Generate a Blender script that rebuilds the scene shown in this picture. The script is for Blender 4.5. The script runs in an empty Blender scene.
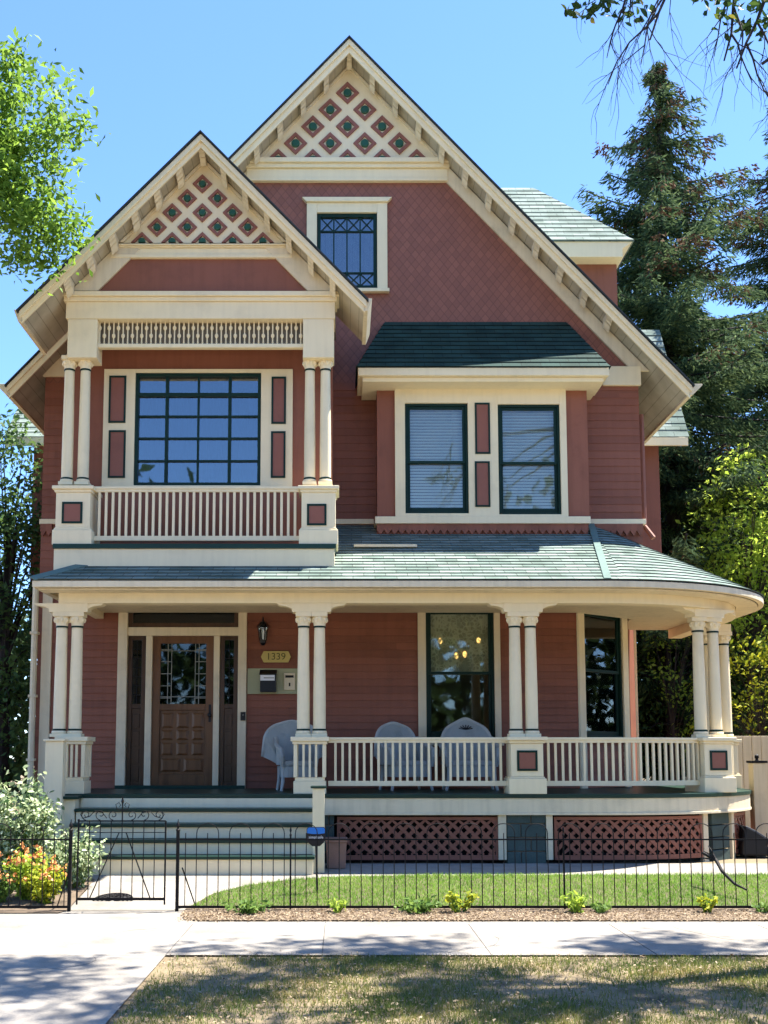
import bpy, bmesh, math, random
import numpy as np
from mathutils import Vector, Matrix
random.seed(7); rng = np.random.default_rng(11)
S = bpy.context.scene
COL = S.collection
R = math.radians
# ------------------------------------------------------------------ camera model (level lines of the facade are true)
F, PX, PY, TILT, CY, CZ = 1100.0, 342.0, 639.0, R(6.0), -15.28, 1.7
ct, st = math.cos(TILT), math.sin(TILT)
def P(px, py, Y):
    a = (px-PX)/F; b = (PY-py)/F
    ry = ct - b*st; rz = st + b*ct
    l = (Y-CY)/ry
    return Vector((a*l, Y, CZ + rz*l))
def xz(px, py, Y):
    v = P(px, py, Y); return v.x, v.z
def rect(px0, py0, px1, py1, Y):
    a = P(px0, py0, Y); b = P(px1, py0, Y); c = P(px0, py1, Y); d = P(px1, py1, Y)
    return (a.x+c.x)/2, (b.x+d.x)/2, (c.z+d.z)/2, (a.z+b.z)/2      # x0 x1 z0 z1

# ------------------------------------------------------------------ materials
M = {}
def nodes_of(name):
    m = bpy.data.materials.new(name); m.use_nodes = True
    nt = m.node_tree; nt.nodes.clear()
    return m, nt, nt.nodes, nt.links
def rgb(h):
    c = [int(h[i:i+2], 16)/255 for i in (0, 2, 4)]
    return tuple((x/12.92 if x <= .04045 else ((x+.055)/1.055)**2.4) for x in c)
def paint(name, col, rough=.55, var=.10, bump=.12, scale=6, spec=.35, streak=.0, metal=0, dirt=None):
    m, nt, N, L = nodes_of(name)
    out = N.new('ShaderNodeOutputMaterial'); b = N.new('ShaderNodeBsdfPrincipled')
    L.new(b.outputs[0], out.inputs[0])
    tc = N.new('ShaderNodeTexCoord')
    n1 = N.new('ShaderNodeTexNoise'); n1.inputs['Scale'].default_value = scale*.35; n1.inputs['Detail'].default_value = 6; n1.inputs['Roughness'].default_value = .65
    L.new(tc.outputs['Object'], n1.inputs['Vector'])
    r = N.new('ShaderNodeValToRGB')
    c = Vector(col)
    d = Vector(dirt) if dirt else c*(1-var*2.2)
    r.color_ramp.elements[0].position = .25; r.color_ramp.elements[0].color = (*d, 1)
    r.color_ramp.elements[1].position = .62; r.color_ramp.elements[1].color = (*(c*(1+var*.4)), 1)
    e = r.color_ramp.elements.new(.46); e.color = (*c, 1)
    L.new(n1.outputs[0], r.inputs[0])
    last = r.outputs[0]
    if streak:
        mp = N.new('ShaderNodeMapping'); mp.inputs['Scale'].default_value = (9, 9, .7)
        n3 = N.new('ShaderNodeTexNoise'); n3.inputs['Scale'].default_value = 1.6; n3.inputs['Detail'].default_value = 4
        L.new(tc.outputs['Object'], mp.inputs[0]); L.new(mp.outputs[0], n3.inputs['Vector'])
        r3 = N.new('ShaderNodeValToRGB'); r3.color_ramp.elements[0].position = .3; r3.color_ramp.elements[1].position = .55
        r3.color_ramp.elements[0].color = (1-streak, 1-streak*1.05, 1-streak*1.15, 1); r3.color_ramp.elements[1].color = (1, 1, 1, 1)
        L.new(n3.outputs[0], r3.inputs[0])
        mx = N.new('ShaderNodeMix'); mx.data_type = 'RGBA'; mx.blend_type = 'MULTIPLY'; mx.inputs[0].default_value = 1
        L.new(last, mx.inputs[6]); L.new(r3.outputs[0], mx.inputs[7]); last = mx.outputs[2]
    L.new(last, b.inputs['Base Color'])
    b.inputs['Roughness'].default_value = rough; b.inputs['Specular IOR Level'].default_value = spec; b.inputs['Metallic'].default_value = metal
    if bump:
        n2 = N.new('ShaderNodeTexNoise'); n2.inputs['Scale'].default_value = scale*9; n2.inputs['Detail'].default_value = 5
        L.new(tc.outputs['Object'], n2.inputs['Vector'])
        bp = N.new('ShaderNodeBump'); bp.inputs['Strength'].default_value = bump; bp.inputs['Distance'].default_value = .01
        L.new(n2.outputs[0], bp.inputs['Height']); L.new(bp.outputs[0], b.inputs['Normal'])
    M[name] = m
    return m
CREAM = (.84, .71, .465)
BURG = (.255, .089, .052)
paint('cream', CREAM, .55, .06, .10, 4, streak=.045)
paint('cream_old', (.73, .615, .42), .6, .10, .2, 5, streak=.10)
paint('burgundy', BURG, .6, .10, .15, 5, streak=.10)
paint('burgundy_panel', (.26, .095, .062), .5, .08, .08, 5)
paint('green', (.006, .026, .018), .45, .1, .08, 6, spec=.2)
paint('deck_green', (.007, .034, .022), .4, .15, .12, 3)
paint('black_iron', (.006, .0055, .006), .55, .2, .15, 20, spec=.2)
paint('wood', (.155, .068, .027), .35, .22, .10, 3, streak=.35)
paint('wood_dark', (.075, .037, .018), .35, .25, .10, 3, streak=.35)
paint('disc_green', (.018, .085, .050), .5, .1, .05)
paint('frieze_shade', (.17, .14, .10), .7, .15, .1)
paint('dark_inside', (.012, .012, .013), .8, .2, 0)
paint('room_wall', (.10, .085, .06), .8, .2, 0)
paint('board_green', (.36, .36, .21), .5, .08, .06)
paint('mail_black', (.008, .008, .010), .3, .1, .05)
paint('paper', (.78, .78, .80), .6, .02, 0)
paint('brass', (.55, .42, .12), .4, .1, .05)
paint('olive', (.11, .10, .02), .5, .1, 0)
paint('wicker', (.40, .43, .41), .6, .15, .0, 8)
paint('wicker_light', (.52, .54, .51), .6, .15, .0, 8)
paint('blind', (.80, .77, .68), .6, .05, 0)
paint('curtain', (.25, .25, .22), .8, .2, .0, 8)
paint('curtain_blue', (.09, .13, .22), .8, .3, .0, 5)
paint('terracotta', (.32, .17, .12), .7, .2, .2)
paint('sign_blue', (.03, .20, .60), .35, .02, 0)
paint('sign_black', (.010, .010, .014), .35, .02, 0)
paint('sign_white', (.8, .8, .8), .5, .02, 0)
paint('fence_tan', (.62, .51, .34), .6, .1, .2, 5, streak=.15)
paint('lump', (.010, .010, .012), .5, .2, .3)
paint('bark', (.055, .042, .032), .9, .35, .8, 8)
paint('bark_dark', (.030, .024, .021), .9, .35, .8, 8)
paint('stick', (.015, .012, .011), .8, .2, .4)
paint('stone_cap', (.35, .32, .28), .8, .15, .3)
paint('asphalt', (.055, .055, .058), .9, .2, .5, 12)
paint('soil', (.15, .11, .075), .95, .35, 1.0, 9)
paint('white_siding', (.75, .75, .72), .6, .05, .1)
paint('flower_orange', (.74, .31, .10), .6, .2, 0)
paint('flower_yellow', (.75, .62, .03), .6, .2, 0)
paint('sheer', (.34, .35, .33), .8, .25, 0, 10)

def concrete(name, col, joints=0):
    m, nt, N, L = nodes_of(name)
    out = N.new('ShaderNodeOutputMaterial'); b = N.new('ShaderNodeBsdfPrincipled'); L.new(b.outputs[0], out.inputs[0])
    tc = N.new('ShaderNodeTexCoord')
    n1 = N.new('ShaderNodeTexNoise'); n1.inputs['Scale'].default_value = 1.3; n1.inputs['Detail'].default_value = 8; n1.inputs['Roughness'].default_value = .7
    n2 = N.new('ShaderNodeTexNoise'); n2.inputs['Scale'].default_value = 60; n2.inputs['Detail'].default_value = 4
    for n in (n1, n2): L.new(tc.outputs['Object'], n.inputs['Vector'])
    r = N.new('ShaderNodeValToRGB'); c = Vector(col)
    r.color_ramp.elements[0].position = .33; r.color_ramp.elements[0].color = (*(c*.62), 1)
    r.color_ramp.elements[1].position = .65; r.color_ramp.elements[1].color = (*(c*1.06), 1)
    L.new(n1.outputs[0], r.inputs[0])
    r2 = N.new('ShaderNodeValToRGB'); r2.color_ramp.elements[0].position = .3; r2.color_ramp.elements[0].color = (.82, .82, .82, 1); r2.color_ramp.elements[1].position = .55
    L.new(n2.outputs[0], r2.inputs[0])
    mx = N.new('ShaderNodeMix'); mx.data_type = 'RGBA'; mx.blend_type = 'MULTIPLY'; mx.inputs[0].default_value = 1
    L.new(r.outputs[0], mx.inputs[6]); L.new(r2.outputs[0], mx.inputs[7]); L.new(mx.outputs[2], b.inputs['Base Color'])
    b.inputs['Roughness'].default_value = .9; b.inputs['Specular IOR Level'].default_value = .2
    bp = N.new('ShaderNodeBump'); bp.inputs['Strength'].default_value = .35; bp.inputs['Distance'].default_value = .005
    L.new(n2.outputs[0], bp.inputs['Height']); L.new(bp.outputs[0], b.inputs['Normal'])
    M[name] = m
concrete('concrete', (.31, .28, .24))
concrete('street_bounce', (.34, .32, .29))  # unseen street behind the camera, kept pale to bounce light onto the facade
paint('joint', (.10, .09, .08), .9, .2, 0)
concrete('stone', (.075, .105, .095))

def shingle_mat(name, c1, c2, row, width=.30):
    m, nt, N, L = nodes_of(name)
    out = N.new('ShaderNodeOutputMaterial'); b = N.new('ShaderNodeBsdfPrincipled'); L.new(b.outputs[0], out.inputs[0])
    uv = N.new('ShaderNodeUVMap')
    br = N.new('ShaderNodeTexBrick'); br.inputs['Scale'].default_value = 1
    br.inputs['Brick Width'].default_value = width; br.inputs['Row Height'].default_value = row
    br.inputs['Mortar Size'].default_value = .006; br.inputs['Mortar Smooth'].default_value = .2; br.inputs['Bias'].default_value = 0
    br.inputs['Color1'].default_value = (*c1, 1); br.inputs['Color2'].default_value = (*c2, 1)
    br.inputs['Mortar'].default_value = (*(Vector(c1)*.35), 1); br.offset = .5
    L.new(uv.outputs[0], br.inputs['Vector'])
    tc = N.new('ShaderNodeTexCoord')
    n1 = N.new('ShaderNodeTexNoise'); n1.inputs['Scale'].default_value = 3; n1.inputs['Detail'].default_value = 8
    n2 = N.new('ShaderNodeTexNoise'); n2.inputs['Scale'].default_value = 120; n2.inputs['Detail'].default_value = 2
    for n in (n1, n2): L.new(tc.outputs['Object'], n.inputs['Vector'])
    r = N.new('ShaderNodeValToRGB'); r.color_ramp.elements[0].position = .3; r.color_ramp.elements[0].color = (.60, .64, .60, 1); r.color_ramp.elements[1].position = .62
    L.new(n1.outputs[0], r.inputs[0])
    mx = N.new('ShaderNodeMix'); mx.data_type = 'RGBA'; mx.blend_type = 'MULTIPLY'; mx.inputs[0].default_value = 1
    L.new(br.outputs[0], mx.inputs[6]); L.new(r.outputs[0], mx.inputs[7]); L.new(mx.outputs[2], b.inputs['Base Color'])
    b.inputs['Roughness'].default_value = .9; b.inputs['Specular IOR Level'].default_value = .25
    ad = N.new('ShaderNodeMath'); ad.operation = 'MULTIPLY_ADD'; ad.inputs[1].default_value = -.6
    L.new(br.outputs['Fac'], ad.inputs[0]); L.new(n2.outputs[0], ad.inputs[2])
    bp = N.new('ShaderNodeBump'); bp.inputs['Strength'].default_value = .5; bp.inputs['Distance'].default_value = .006
    L.new(ad.outputs[0], bp.inputs['Height']); L.new(bp.outputs[0], b.inputs['Normal'])
    M[name] = m
shingle_mat('roof', (.245, .295, .260), (.130, .180, .155), .15)
shingle_mat('hood_roof_shaded', (.024, .062, .050), (.016, .044, .036), .14)  # roof shingles darkened: the hood's shade is put into their colour

def faded(name, amt):
    nt = M[name].node_tree; N = nt.nodes; L = nt.links; b = [n for n in N if n.type == 'BSDF_PRINCIPLED'][0]
    src = b.inputs['Base Color'].links[0].from_socket; g_ = N.new('ShaderNodeNewGeometry'); r = N.new('ShaderNodeValToRGB')
    r.color_ramp.elements[0].color = ((1-amt),)*3+(1,); r.color_ramp.elements[1].color = (1+amt*.5, 1+amt*.6, 1+amt*.6, 1)
    L.new(g_.outputs['Random Per Island'], r.inputs[0]); mx = N.new('ShaderNodeMix'); mx.data_type = 'RGBA'; mx.blend_type = 'MULTIPLY'; mx.inputs[0].default_value = 1
    L.new(src, mx.inputs[6]); L.new(r.outputs[0], mx.inputs[7]); L.new(mx.outputs[2], b.inputs['Base Color'])
faded('burgundy', .13); faded('fence_tan', .15)
def diamond_wall(name, col):       # painted fish-scale shingles: pointed scales in offset rows
    m, nt, N, L = nodes_of(name)
    out = N.new('ShaderNodeOutputMaterial'); b = N.new('ShaderNodeBsdfPrincipled'); L.new(b.outputs[0], out.inputs[0])
    tc = N.new('ShaderNodeTexCoord'); sp = N.new('ShaderNodeSeparateXYZ'); L.new(tc.outputs['Object'], sp.inputs[0])
    def math_(op, a, bb=None, v=None):
        n = N.new('ShaderNodeMath'); n.operation = op
        L.new(a, n.inputs[0]) if not isinstance(a, float) else setattr(n.inputs[0], 'default_value', a)
        if bb is not None: L.new(bb, n.inputs[1])
        if v is not None: n.inputs[1].default_value = v
        return n.outputs[0]
    u = math_('MULTIPLY', sp.outputs[0], v=1/.135); w = math_('MULTIPLY', sp.outputs[2], v=1/.17)
    a1 = math_('FRACT', math_('ADD', u, w)); a2 = math_('FRACT', math_('SUBTRACT', w, u))
    h = math_('ADD', a1, a2)              # high at each scale's lower tip edge, dropping across the two edges
    mn = math_('MINIMUM', a1, a2)
    r0 = N.new('ShaderNodeValToRGB'); r0.color_ramp.elements[0].position = 0; r0.color_ramp.elements[1].position = .12
    r0.color_ramp.elements[0].color = (.50, .50, .50, 1); r0.color_ramp.elements[1].color = (1, 1, 1, 1)
    L.new(mn, r0.inputs[0])
    fl = N.new('ShaderNodeCombineXYZ'); L.new(math_('FLOOR', math_('ADD', u, w)), fl.inputs[0]); L.new(math_('FLOOR', math_('SUBTRACT', w, u)), fl.inputs[1])
    wn = N.new('ShaderNodeTexWhiteNoise'); L.new(fl.outputs[0], wn.inputs['Vector'])
    rr = N.new('ShaderNodeValToRGB'); c = Vector(col)
    rr.color_ramp.elements[0].color = (*(c*.90), 1); rr.color_ramp.elements[1].color = (*(c*1.10), 1)
    L.new(wn.outputs['Value'], rr.inputs[0])
    mx = N.new('ShaderNodeMix'); mx.data_type = 'RGBA'; mx.blend_type = 'MULTIPLY'; mx.inputs[0].default_value = 1
    L.new(rr.outputs[0], mx.inputs[6]); L.new(r0.outputs[0], mx.inputs[7])
    L.new(mx.outputs[2], b.inputs['Base Color']); b.inputs['Roughness'].default_value = .6
    iv = math_('SUBTRACT', 2.0, h) if False else h
    bp = N.new('ShaderNodeBump'); bp.inputs['Strength'].default_value = .4; bp.inputs['Distance'].default_value = .010; bp.invert = True
    L.new(iv, bp.inputs['Height']); L.new(bp.outputs[0], b.inputs['Normal'])
    M[name] = m
diamond_wall('burgundy_scale', BURG)

def glass_mat(name, refl=.16, tint=(.75, .85, .85)):
    m, nt, N, L = nodes_of(name)
    out = N.new('ShaderNodeOutputMaterial'); mix = N.new('ShaderNodeMixShader'); t = N.new('ShaderNodeBsdfTransparent'); g = N.new('ShaderNodeBsdfGlossy')
    t.inputs[0].default_value = (*tint, 1); g.inputs['Roughness'].default_value = .02; g.inputs[0].default_value = (.92, .96, 1, 1)
    fr = N.new('ShaderNodeFresnel'); fr.inputs[0].default_value = 1.45
    a = N.new('ShaderNodeMath'); a.operation = 'ADD'; a.inputs[1].default_value = refl-.035; a.use_clamp = True
    L.new(fr.outputs[0], a.inputs[0]); L.new(a.outputs[0], mix.inputs[0]); L.new(t.outputs[0], mix.inputs[1]); L.new(g.outputs[0], mix.inputs[2])
    tc = N.new('ShaderNodeTexCoord'); n = N.new('ShaderNodeTexNoise'); n.inputs['Scale'].default_value = 2.2
    L.new(tc.outputs['Object'], n.inputs['Vector'])
    bp = N.new('ShaderNodeBump'); bp.inputs['Strength'].default_value = .05; bp.inputs['Distance'].default_value = .02
    L.new(n.outputs[0], bp.inputs['Height']); L.new(bp.outputs[0], g.inputs['Normal'])
    L.new(mix.outputs[0], out.inputs[0]); M[name] = m
glass_mat('glass', .065, (.88, .92, .88)); glass_mat('glass_sky', .17, (.5, .6, .65)); glass_mat('glass_blind', .065, (.88, .92, .90)); glass_mat('glass_dark', .06, (.25, .28, .28))

def emit(name, col, s):
    m, nt, N, L = nodes_of(name)
    out = N.new('ShaderNodeOutputMaterial'); e = N.new('ShaderNodeEmission'); e.inputs[0].default_value = (*col, 1); e.inputs[1].default_value = s
    L.new(e.outputs[0], out.inputs[0]); M[name] = m
emit('bulb', (1, .55, .16), 1.6)

def lace_mat():
    m, nt, N, L = nodes_of('lace')
    out = N.new('ShaderNodeOutputMaterial'); mix = N.new('ShaderNodeMixShader'); t = N.new('ShaderNodeBsdfTransparent'); d = N.new('ShaderNodeBsdfDiffuse'); d.inputs[0].default_value = (.72, .68, .50, 1)
    tc = N.new('ShaderNodeTexCoord'); v = N.new('ShaderNodeTexVoronoi'); v.inputs['Scale'].default_value = 16; v.feature = 'DISTANCE_TO_EDGE'; n = N.new('ShaderNodeTexNoise'); n.inputs['Scale'].default_value = 5
    L.new(tc.outputs['Object'], v.inputs['Vector']); L.new(tc.outputs['Object'], n.inputs['Vector'])
    a = N.new('ShaderNodeMath'); a.operation = 'ADD'; L.new(v.outputs['Distance'], a.inputs[0]); L.new(n.outputs[0], a.inputs[1])
    r = N.new('ShaderNodeValToRGB'); r.color_ramp.elements[0].position = .50; r.color_ramp.elements[0].color = (.96,)*3+(1,); r.color_ramp.elements[1].position = .72; r.color_ramp.elements[1].color = (.55,)*3+(1,)
    L.new(a.outputs[0], r.inputs[0]); L.new(r.outputs[0], mix.inputs[0]); L.new(t.outputs[0], mix.inputs[1]); L.new(d.outputs[0], mix.inputs[2]); L.new(mix.outputs[0], out.inputs[0]); M['lace'] = m
lace_mat()
def leaf_mat(name, c1, c2, c3=None, trans=.35, rough=.6, spec=.2):
    m, nt, N, L = nodes_of(name)
    out = N.new('ShaderNodeOutputMaterial'); b = N.new('ShaderNodeBsdfPrincipled'); t = N.new('ShaderNodeBsdfTranslucent'); mix = N.new('ShaderNodeMixShader')
    g = N.new('ShaderNodeNewGeometry'); r = N.new('ShaderNodeValToRGB')
    r.color_ramp.elements[0].color = (*c1, 1); r.color_ramp.elements[1].color = (*c2, 1)
    if c3: e = r.color_ramp.elements.new(.9); e.color = (*c2, 1); r.color_ramp.elements[-1].color = (*c3, 1)
    L.new(g.outputs['Random Per Island'], r.inputs[0]); L.new(r.outputs[0], b.inputs['Base Color'])
    hs = N.new('ShaderNodeHueSaturation'); hs.inputs['Hue'].default_value = .485; hs.inputs['Value'].default_value = 1.5; L.new(r.outputs[0], hs.inputs['Color'])
    L.new(hs.outputs[0], t.inputs[0]); b.inputs['Roughness'].default_value = rough; b.inputs['Specular IOR Level'].default_value = spec
    mix.inputs[0].default_value = trans
    L.new(b.outputs[0], mix.inputs[1]); L.new(t.outputs[0], mix.inputs[2]); L.new(mix.outputs[0], out.inputs[0]); M[name] = m
leaf_mat('leaf_mid', (.06, .14, .018), (.19, .32, .045), trans=.45)
leaf_mat('leaf_lime', (.19, .31, .035), (.42, .54, .08), trans=.55)
leaf_mat('leaf_yellow', (.20, .28, .02), (.46, .46, .03))
leaf_mat('leaf_dark', (.018, .042, .018), (.055, .095, .03))
leaf_mat('leaf_twig', (.015, .04, .012), (.05, .10, .02), (.30, .24, .03), trans=.3)
leaf_mat('leaf_left', (.025, .06, .02), (.10, .18, .045), trans=.3)
leaf_mat('leaf_dark_warm', (.03, .05, .015), (.09, .10, .02))
leaf_mat('needle', (.018, .043, .024), (.105, .155, .062), (.16, .22, .08), trans=.25, rough=.9, spec=.05)
leaf_mat('needle_brown', (.085, .045, .028), (.13, .085, .045), trans=.1, rough=.9, spec=.05)
leaf_mat('leaf_white', (.05, .11, .03), (.52, .60, .34), (.80, .80, .62), trans=.25)
leaf_mat('leaf_weed', (.06, .13, .025), (.17, .27, .05))
leaf_mat('grass_lawn', (.10, .23, .025), (.25, .42, .075), trans=.35)
leaf_mat('grass_dry', (.09, .145, .03), (.25, .24, .08), (.44, .36, .16), trans=.3)
def patchy(name, sc, lo, hi):
    nt = M[name].node_tree; N = nt.nodes; L = nt.links
    r = [n for n in N if n.type == 'VALTORGB'][0]; tc = N.new('ShaderNodeTexCoord'); n1 = N.new('ShaderNodeTexNoise'); n1.inputs['Scale'].default_value = sc; n1.inputs['Detail'].default_value = 5
    L.new(tc.outputs['Object'], n1.inputs['Vector']); r2 = N.new('ShaderNodeValToRGB'); r2.color_ramp.elements[0].position = .35; r2.color_ramp.elements[0].color = (*lo, 1); r2.color_ramp.elements[1].position = .65; r2.color_ramp.elements[1].color = (*hi, 1)
    L.new(n1.outputs[0], r2.inputs[0]); mx = N.new('ShaderNodeMix'); mx.data_type = 'RGBA'; mx.blend_type = 'MULTIPLY'; mx.inputs[0].default_value = 1
    tg = [l.to_socket for l in r.outputs[0].links]
    L.new(r.outputs[0], mx.inputs[6]); L.new(r2.outputs[0], mx.inputs[7])
    for t in tg: L.new(mx.outputs[2], t)
patchy('grass_lawn', 1.1, (.70, .80, .60), (1.15, 1.05, 1.1)); patchy('grass_dry', 1.6, (.62, .80, .55), (1.15, 1.0, .95))
leaf_mat('litter', (.20, .135, .075), (.40, .31, .20), trans=.1)

def weave(mname):
    m = M[mname]; nt = m.node_tree; N = nt.nodes; L = nt.links
    b = [n for n in N if n.type == 'BSDF_PRINCIPLED'][0]
    tc = N.new('ShaderNodeTexCoord'); w1 = N.new('ShaderNodeTexWave'); w1.inputs['Scale'].default_value = 22; w1.bands_direction = 'Z'
    w2 = N.new('ShaderNodeTexWave'); w2.inputs['Scale'].default_value = 22; w2.bands_direction = 'X'
    for w in (w1, w2): L.new(tc.outputs['Object'], w.inputs['Vector'])
    mu = N.new('ShaderNodeMath'); mu.operation = 'MULTIPLY'; L.new(w1.outputs['Fac'], mu.inputs[0]); L.new(w2.outputs['Fac'], mu.inputs[1])
    bp = N.new('ShaderNodeBump'); bp.inputs['Strength'].default_value = .8; bp.inputs['Distance'].default_value = .01
    L.new(mu.outputs[0], bp.inputs['Height']); L.new(bp.outputs[0], b.inputs['Normal'])
weave('wicker'); weave('wicker_light')

# ------------------------------------------------------------------ mesh builder
class MB:
    def __init__(s): s.v = []; s.f = []; s.m = []; s.uv = {}
    def add(s, vs, fs, mi=0, uvs=None):
        o = len(s.v); s.v += [tuple(v) for v in vs]
        for k, f in enumerate(fs):
            if uvs: s.uv[len(s.f)] = uvs[k]
            s.f.append(tuple(o+i for i in f)); s.m.append(mi)
        return s
    def box(s, x0, x1, y0, y1, z0, z1, mi=0):
        vs = [(x, y, z) for z in (z0, z1) for y in (y0, y1) for x in (x0, x1)]
        return s.add(vs, [(0, 2, 3, 1), (4, 5, 7, 6), (0, 1, 5, 4), (2, 6, 7, 3), (0, 4, 6, 2), (1, 3, 7, 5)], mi)
    def prism(s, poly, y0, y1, mi=0):              # poly in XZ (any orientation), extruded in Y
        n = len(poly)
        if sum(poly[i][0]*poly[(i+1) % n][1]-poly[(i+1) % n][0]*poly[i][1] for i in range(n)) < 0: poly = poly[::-1]
        vs = [(x, y0, z) for x, z in poly]+[(x, y1, z) for x, z in poly]
        return s.add(vs, [tuple(range(n)), tuple(range(2*n-1, n-1, -1))]+[(i+n, (i+1) % n+n, (i+1) % n, i) for i in range(n)], mi)
    def slab(s, poly, z0, z1, mi=0):               # poly in XY, extruded in Z
        n = len(poly)
        if sum(poly[i][0]*poly[(i+1) % n][1]-poly[(i+1) % n][0]*poly[i][1] for i in range(n)) < 0: poly = poly[::-1]
        vs = [(x, y, z0) for x, y in poly]+[(x, y, z1) for x, y in poly]
        return s.add(vs, [tuple(range(n-1, -1, -1)), tuple(range(n, 2*n))]+[(i, (i+1) % n, (i+1) % n+n, i+n) for i in range(n)], mi)
    def wallstrip(s, path, k0, k1, z0, z1, mi=0):  # ribbon between two offset paths (each list of xy), closed box section
        n = len(k0); vs = []
        for a, b in zip(k0, k1): vs += [(a[0], a[1], z0), (a[0], a[1], z1), (b[0], b[1], z1), (b[0], b[1], z0)]
        fs = []
        for i in range(n-1):
            o = 4*i
            for j in range(4): fs.append((o+j, o+4+j, o+4+(j+1) % 4, o+(j+1) % 4))
        fs += [(0, 1, 2, 3), (4*n-1, 4*n-2, 4*n-3, 4*n-4)]
        return s.add(vs, fs, mi)
    def lathe(s, cx, cy, prof, n=16, mi=0, a0=0):
        vs = []
        for r, z in prof:
            for i in range(n):
                a = a0+2*math.pi*i/n; vs.append((cx+r*math.cos(a), cy+r*math.sin(a), z))
        fs = []
        for k in range(len(prof)-1):
            for i in range(n):
                j = (i+1) % n; fs.append((k*n+i, k*n+j, (k+1)*n+j, (k+1)*n+i))
        fs.append(tuple(range(n-1, -1, -1))); fs.append(tuple(range((len(prof)-1)*n, len(prof)*n)))
        return s.add(vs, fs, mi)
    def tube(s, pts, r, n=6, mi=0):
        pts = [Vector(p) for p in pts]; rr = r if isinstance(r, (list, tuple)) else [r]*len(pts)
        vs = []; prev = None
        for i, p in enumerate(pts):
            d = (pts[min(i+1, len(pts)-1)]-pts[max(i-1, 0)])
            if d.length < 1e-9: d = Vector((0, 0, 1))
            d.normalize()
            ref = prev if prev is not None else (Vector((0, 0, 1)) if abs(d.z) < .9 else Vector((1, 0, 0)))
            u = d.cross(ref); 
            if u.length < 1e-6: u = d.cross(Vector((1, 0, 0)))
            u.normalize(); w = u.cross(d); prev = w
            for k in range(n):
                a = 2*math.pi*k/n; vs.append(p+(u*math.cos(a)+w*math.sin(a))*rr[i])
        fs = []
        for i in range(len(pts)-1):
            for k in range(n):
                j = (k+1) % n; fs.append((i*n+k, i*n+j, (i+1)*n+j, (i+1)*n+k))
        fs.append(tuple(range(n-1, -1, -1))); fs.append(tuple(range((len(pts)-1)*n, len(pts)*n)))
        return s.add(vs, fs, mi)
    def bar(s, a, b, w, h, up=(0, 0, 1), mi=0):    # rectangular bar from a to b
        a = Vector(a); b = Vector(b); d = (b-a).normalized(); u = Vector(up); x = d.cross(u).normalized(); u = x.cross(d)
        vs = []
        for p in (a, b):
            for i, j in ((-1, -1), (1, -1), (1, 1), (-1, 1)): vs.append(p+x*(i*w/2)+u*(j*h/2))
        return s.add(vs, [(3, 2, 1, 0), (4, 5, 6, 7), (0, 1, 5, 4), (1, 2, 6, 5), (2, 3, 7, 6), (3, 0, 4, 7)], mi)
    def shingles(s, a, b, c, d, course=.15, t=.014, mi=0, u0=0):
        a, b, c, d = (Vector(p) for p in (a, b, c, d))
        L_ = max((d-a).length, .01)
        n = (b-a).cross(d-a)
        if n.length < 1e-6: n = (b-a).cross(c-a)
        n.normalize()
        e = (b-a).normalized(); slope = n.cross(e)
        H = abs((d-a).dot(slope)); k = max(1, round(H/course))
        for i in range(k):
            f0, f1 = i/k, (i+1)/k
            p0 = a.lerp(d, f0); p1 = b.lerp(c, f0); q0 = a.lerp(d, f1); q1 = b.lerp(c, f1)
            U_ = lambda p, v: (u0+(p-a).dot(e)+i*.0, v)
            vs = [p0+n*t, p1+n*t, q1, q0, p0, p1]
            v0, v1 = i*course+.004, (i+1)*course-.001
            s.add(vs, [(0, 1, 2, 3), (4, 5, 1, 0)], mi, [[U_(p0, v0), U_(p1, v0), U_(q1, v1), U_(q0, v1)], [(U_(p0, v0))]*4])
        return s
    def build(s, name, mat, parent=None, smooth=False, bevel=0, kind=None):
        me = bpy.data.meshes.new(name); me.from_pydata(s.v, [], s.f)
        mats = mat if isinstance(mat, (list, tuple)) else [mat]
        for m in mats: me.materials.append(M[m])
        me.polygons.foreach_set('material_index', s.m)
        if s.uv:
            ul = me.uv_layers.new(name='UVMap')
            for pi, uvs in s.uv.items():
                for li, uv in zip(me.polygons[pi].loop_indices, uvs): ul.data[li].uv = uv
        if smooth: me.polygons.foreach_set('use_smooth', [True]*len(me.polygons))
        me.update()
        o = bpy.data.objects.new(name, me); COL.objects.link(o)
        if parent: o.parent = parent
        if bevel:
            bv = o.modifiers.new('bevel', 'BEVEL'); bv.width = bevel; bv.segments = 2; bv.limit_method = 'ANGLE'; bv.angle_limit = R(40)
        if kind: o['kind'] = kind
        return o
def np_mesh(name, V, nper, mat, parent=None, kind=None):
    """many little polygons with nper corners each; V (n*nper,3)"""
    me = bpy.data.meshes.new(name); nv = len(V); nf = nv//nper
    me.vertices.add(nv); me.vertices.foreach_set('co', np.asarray(V, dtype=np.float32).ravel())
    me.loops.add(nv); me.loops.foreach_set('vertex_index', np.arange(nv, dtype=np.int32))
    me.polygons.add(nf); me.polygons.foreach_set('loop_start', np.arange(0, nv, nper, dtype=np.int32)); me.polygons.foreach_set('loop_total', np.full(nf, nper, dtype=np.int32))
    mats = mat if isinstance(mat, (list, tuple)) else [mat]
    for m in mats: me.materials.append(M[m])
    me.update(); me.validate()
    o = bpy.data.objects.new(name, me); COL.objects.link(o)
    if parent: o.parent = parent
    if kind: o['kind'] = kind
    return o
def empty(name, label, cat, loc=(0, 0, 0), group=None, rz=0):
    o = bpy.data.objects.new(name, None); COL.objects.link(o); o.location = loc; o.rotation_euler.z = rz; o.empty_display_size = .2
    o['label'] = label; o['category'] = cat
    if group: o['group'] = group
    return o
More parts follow.
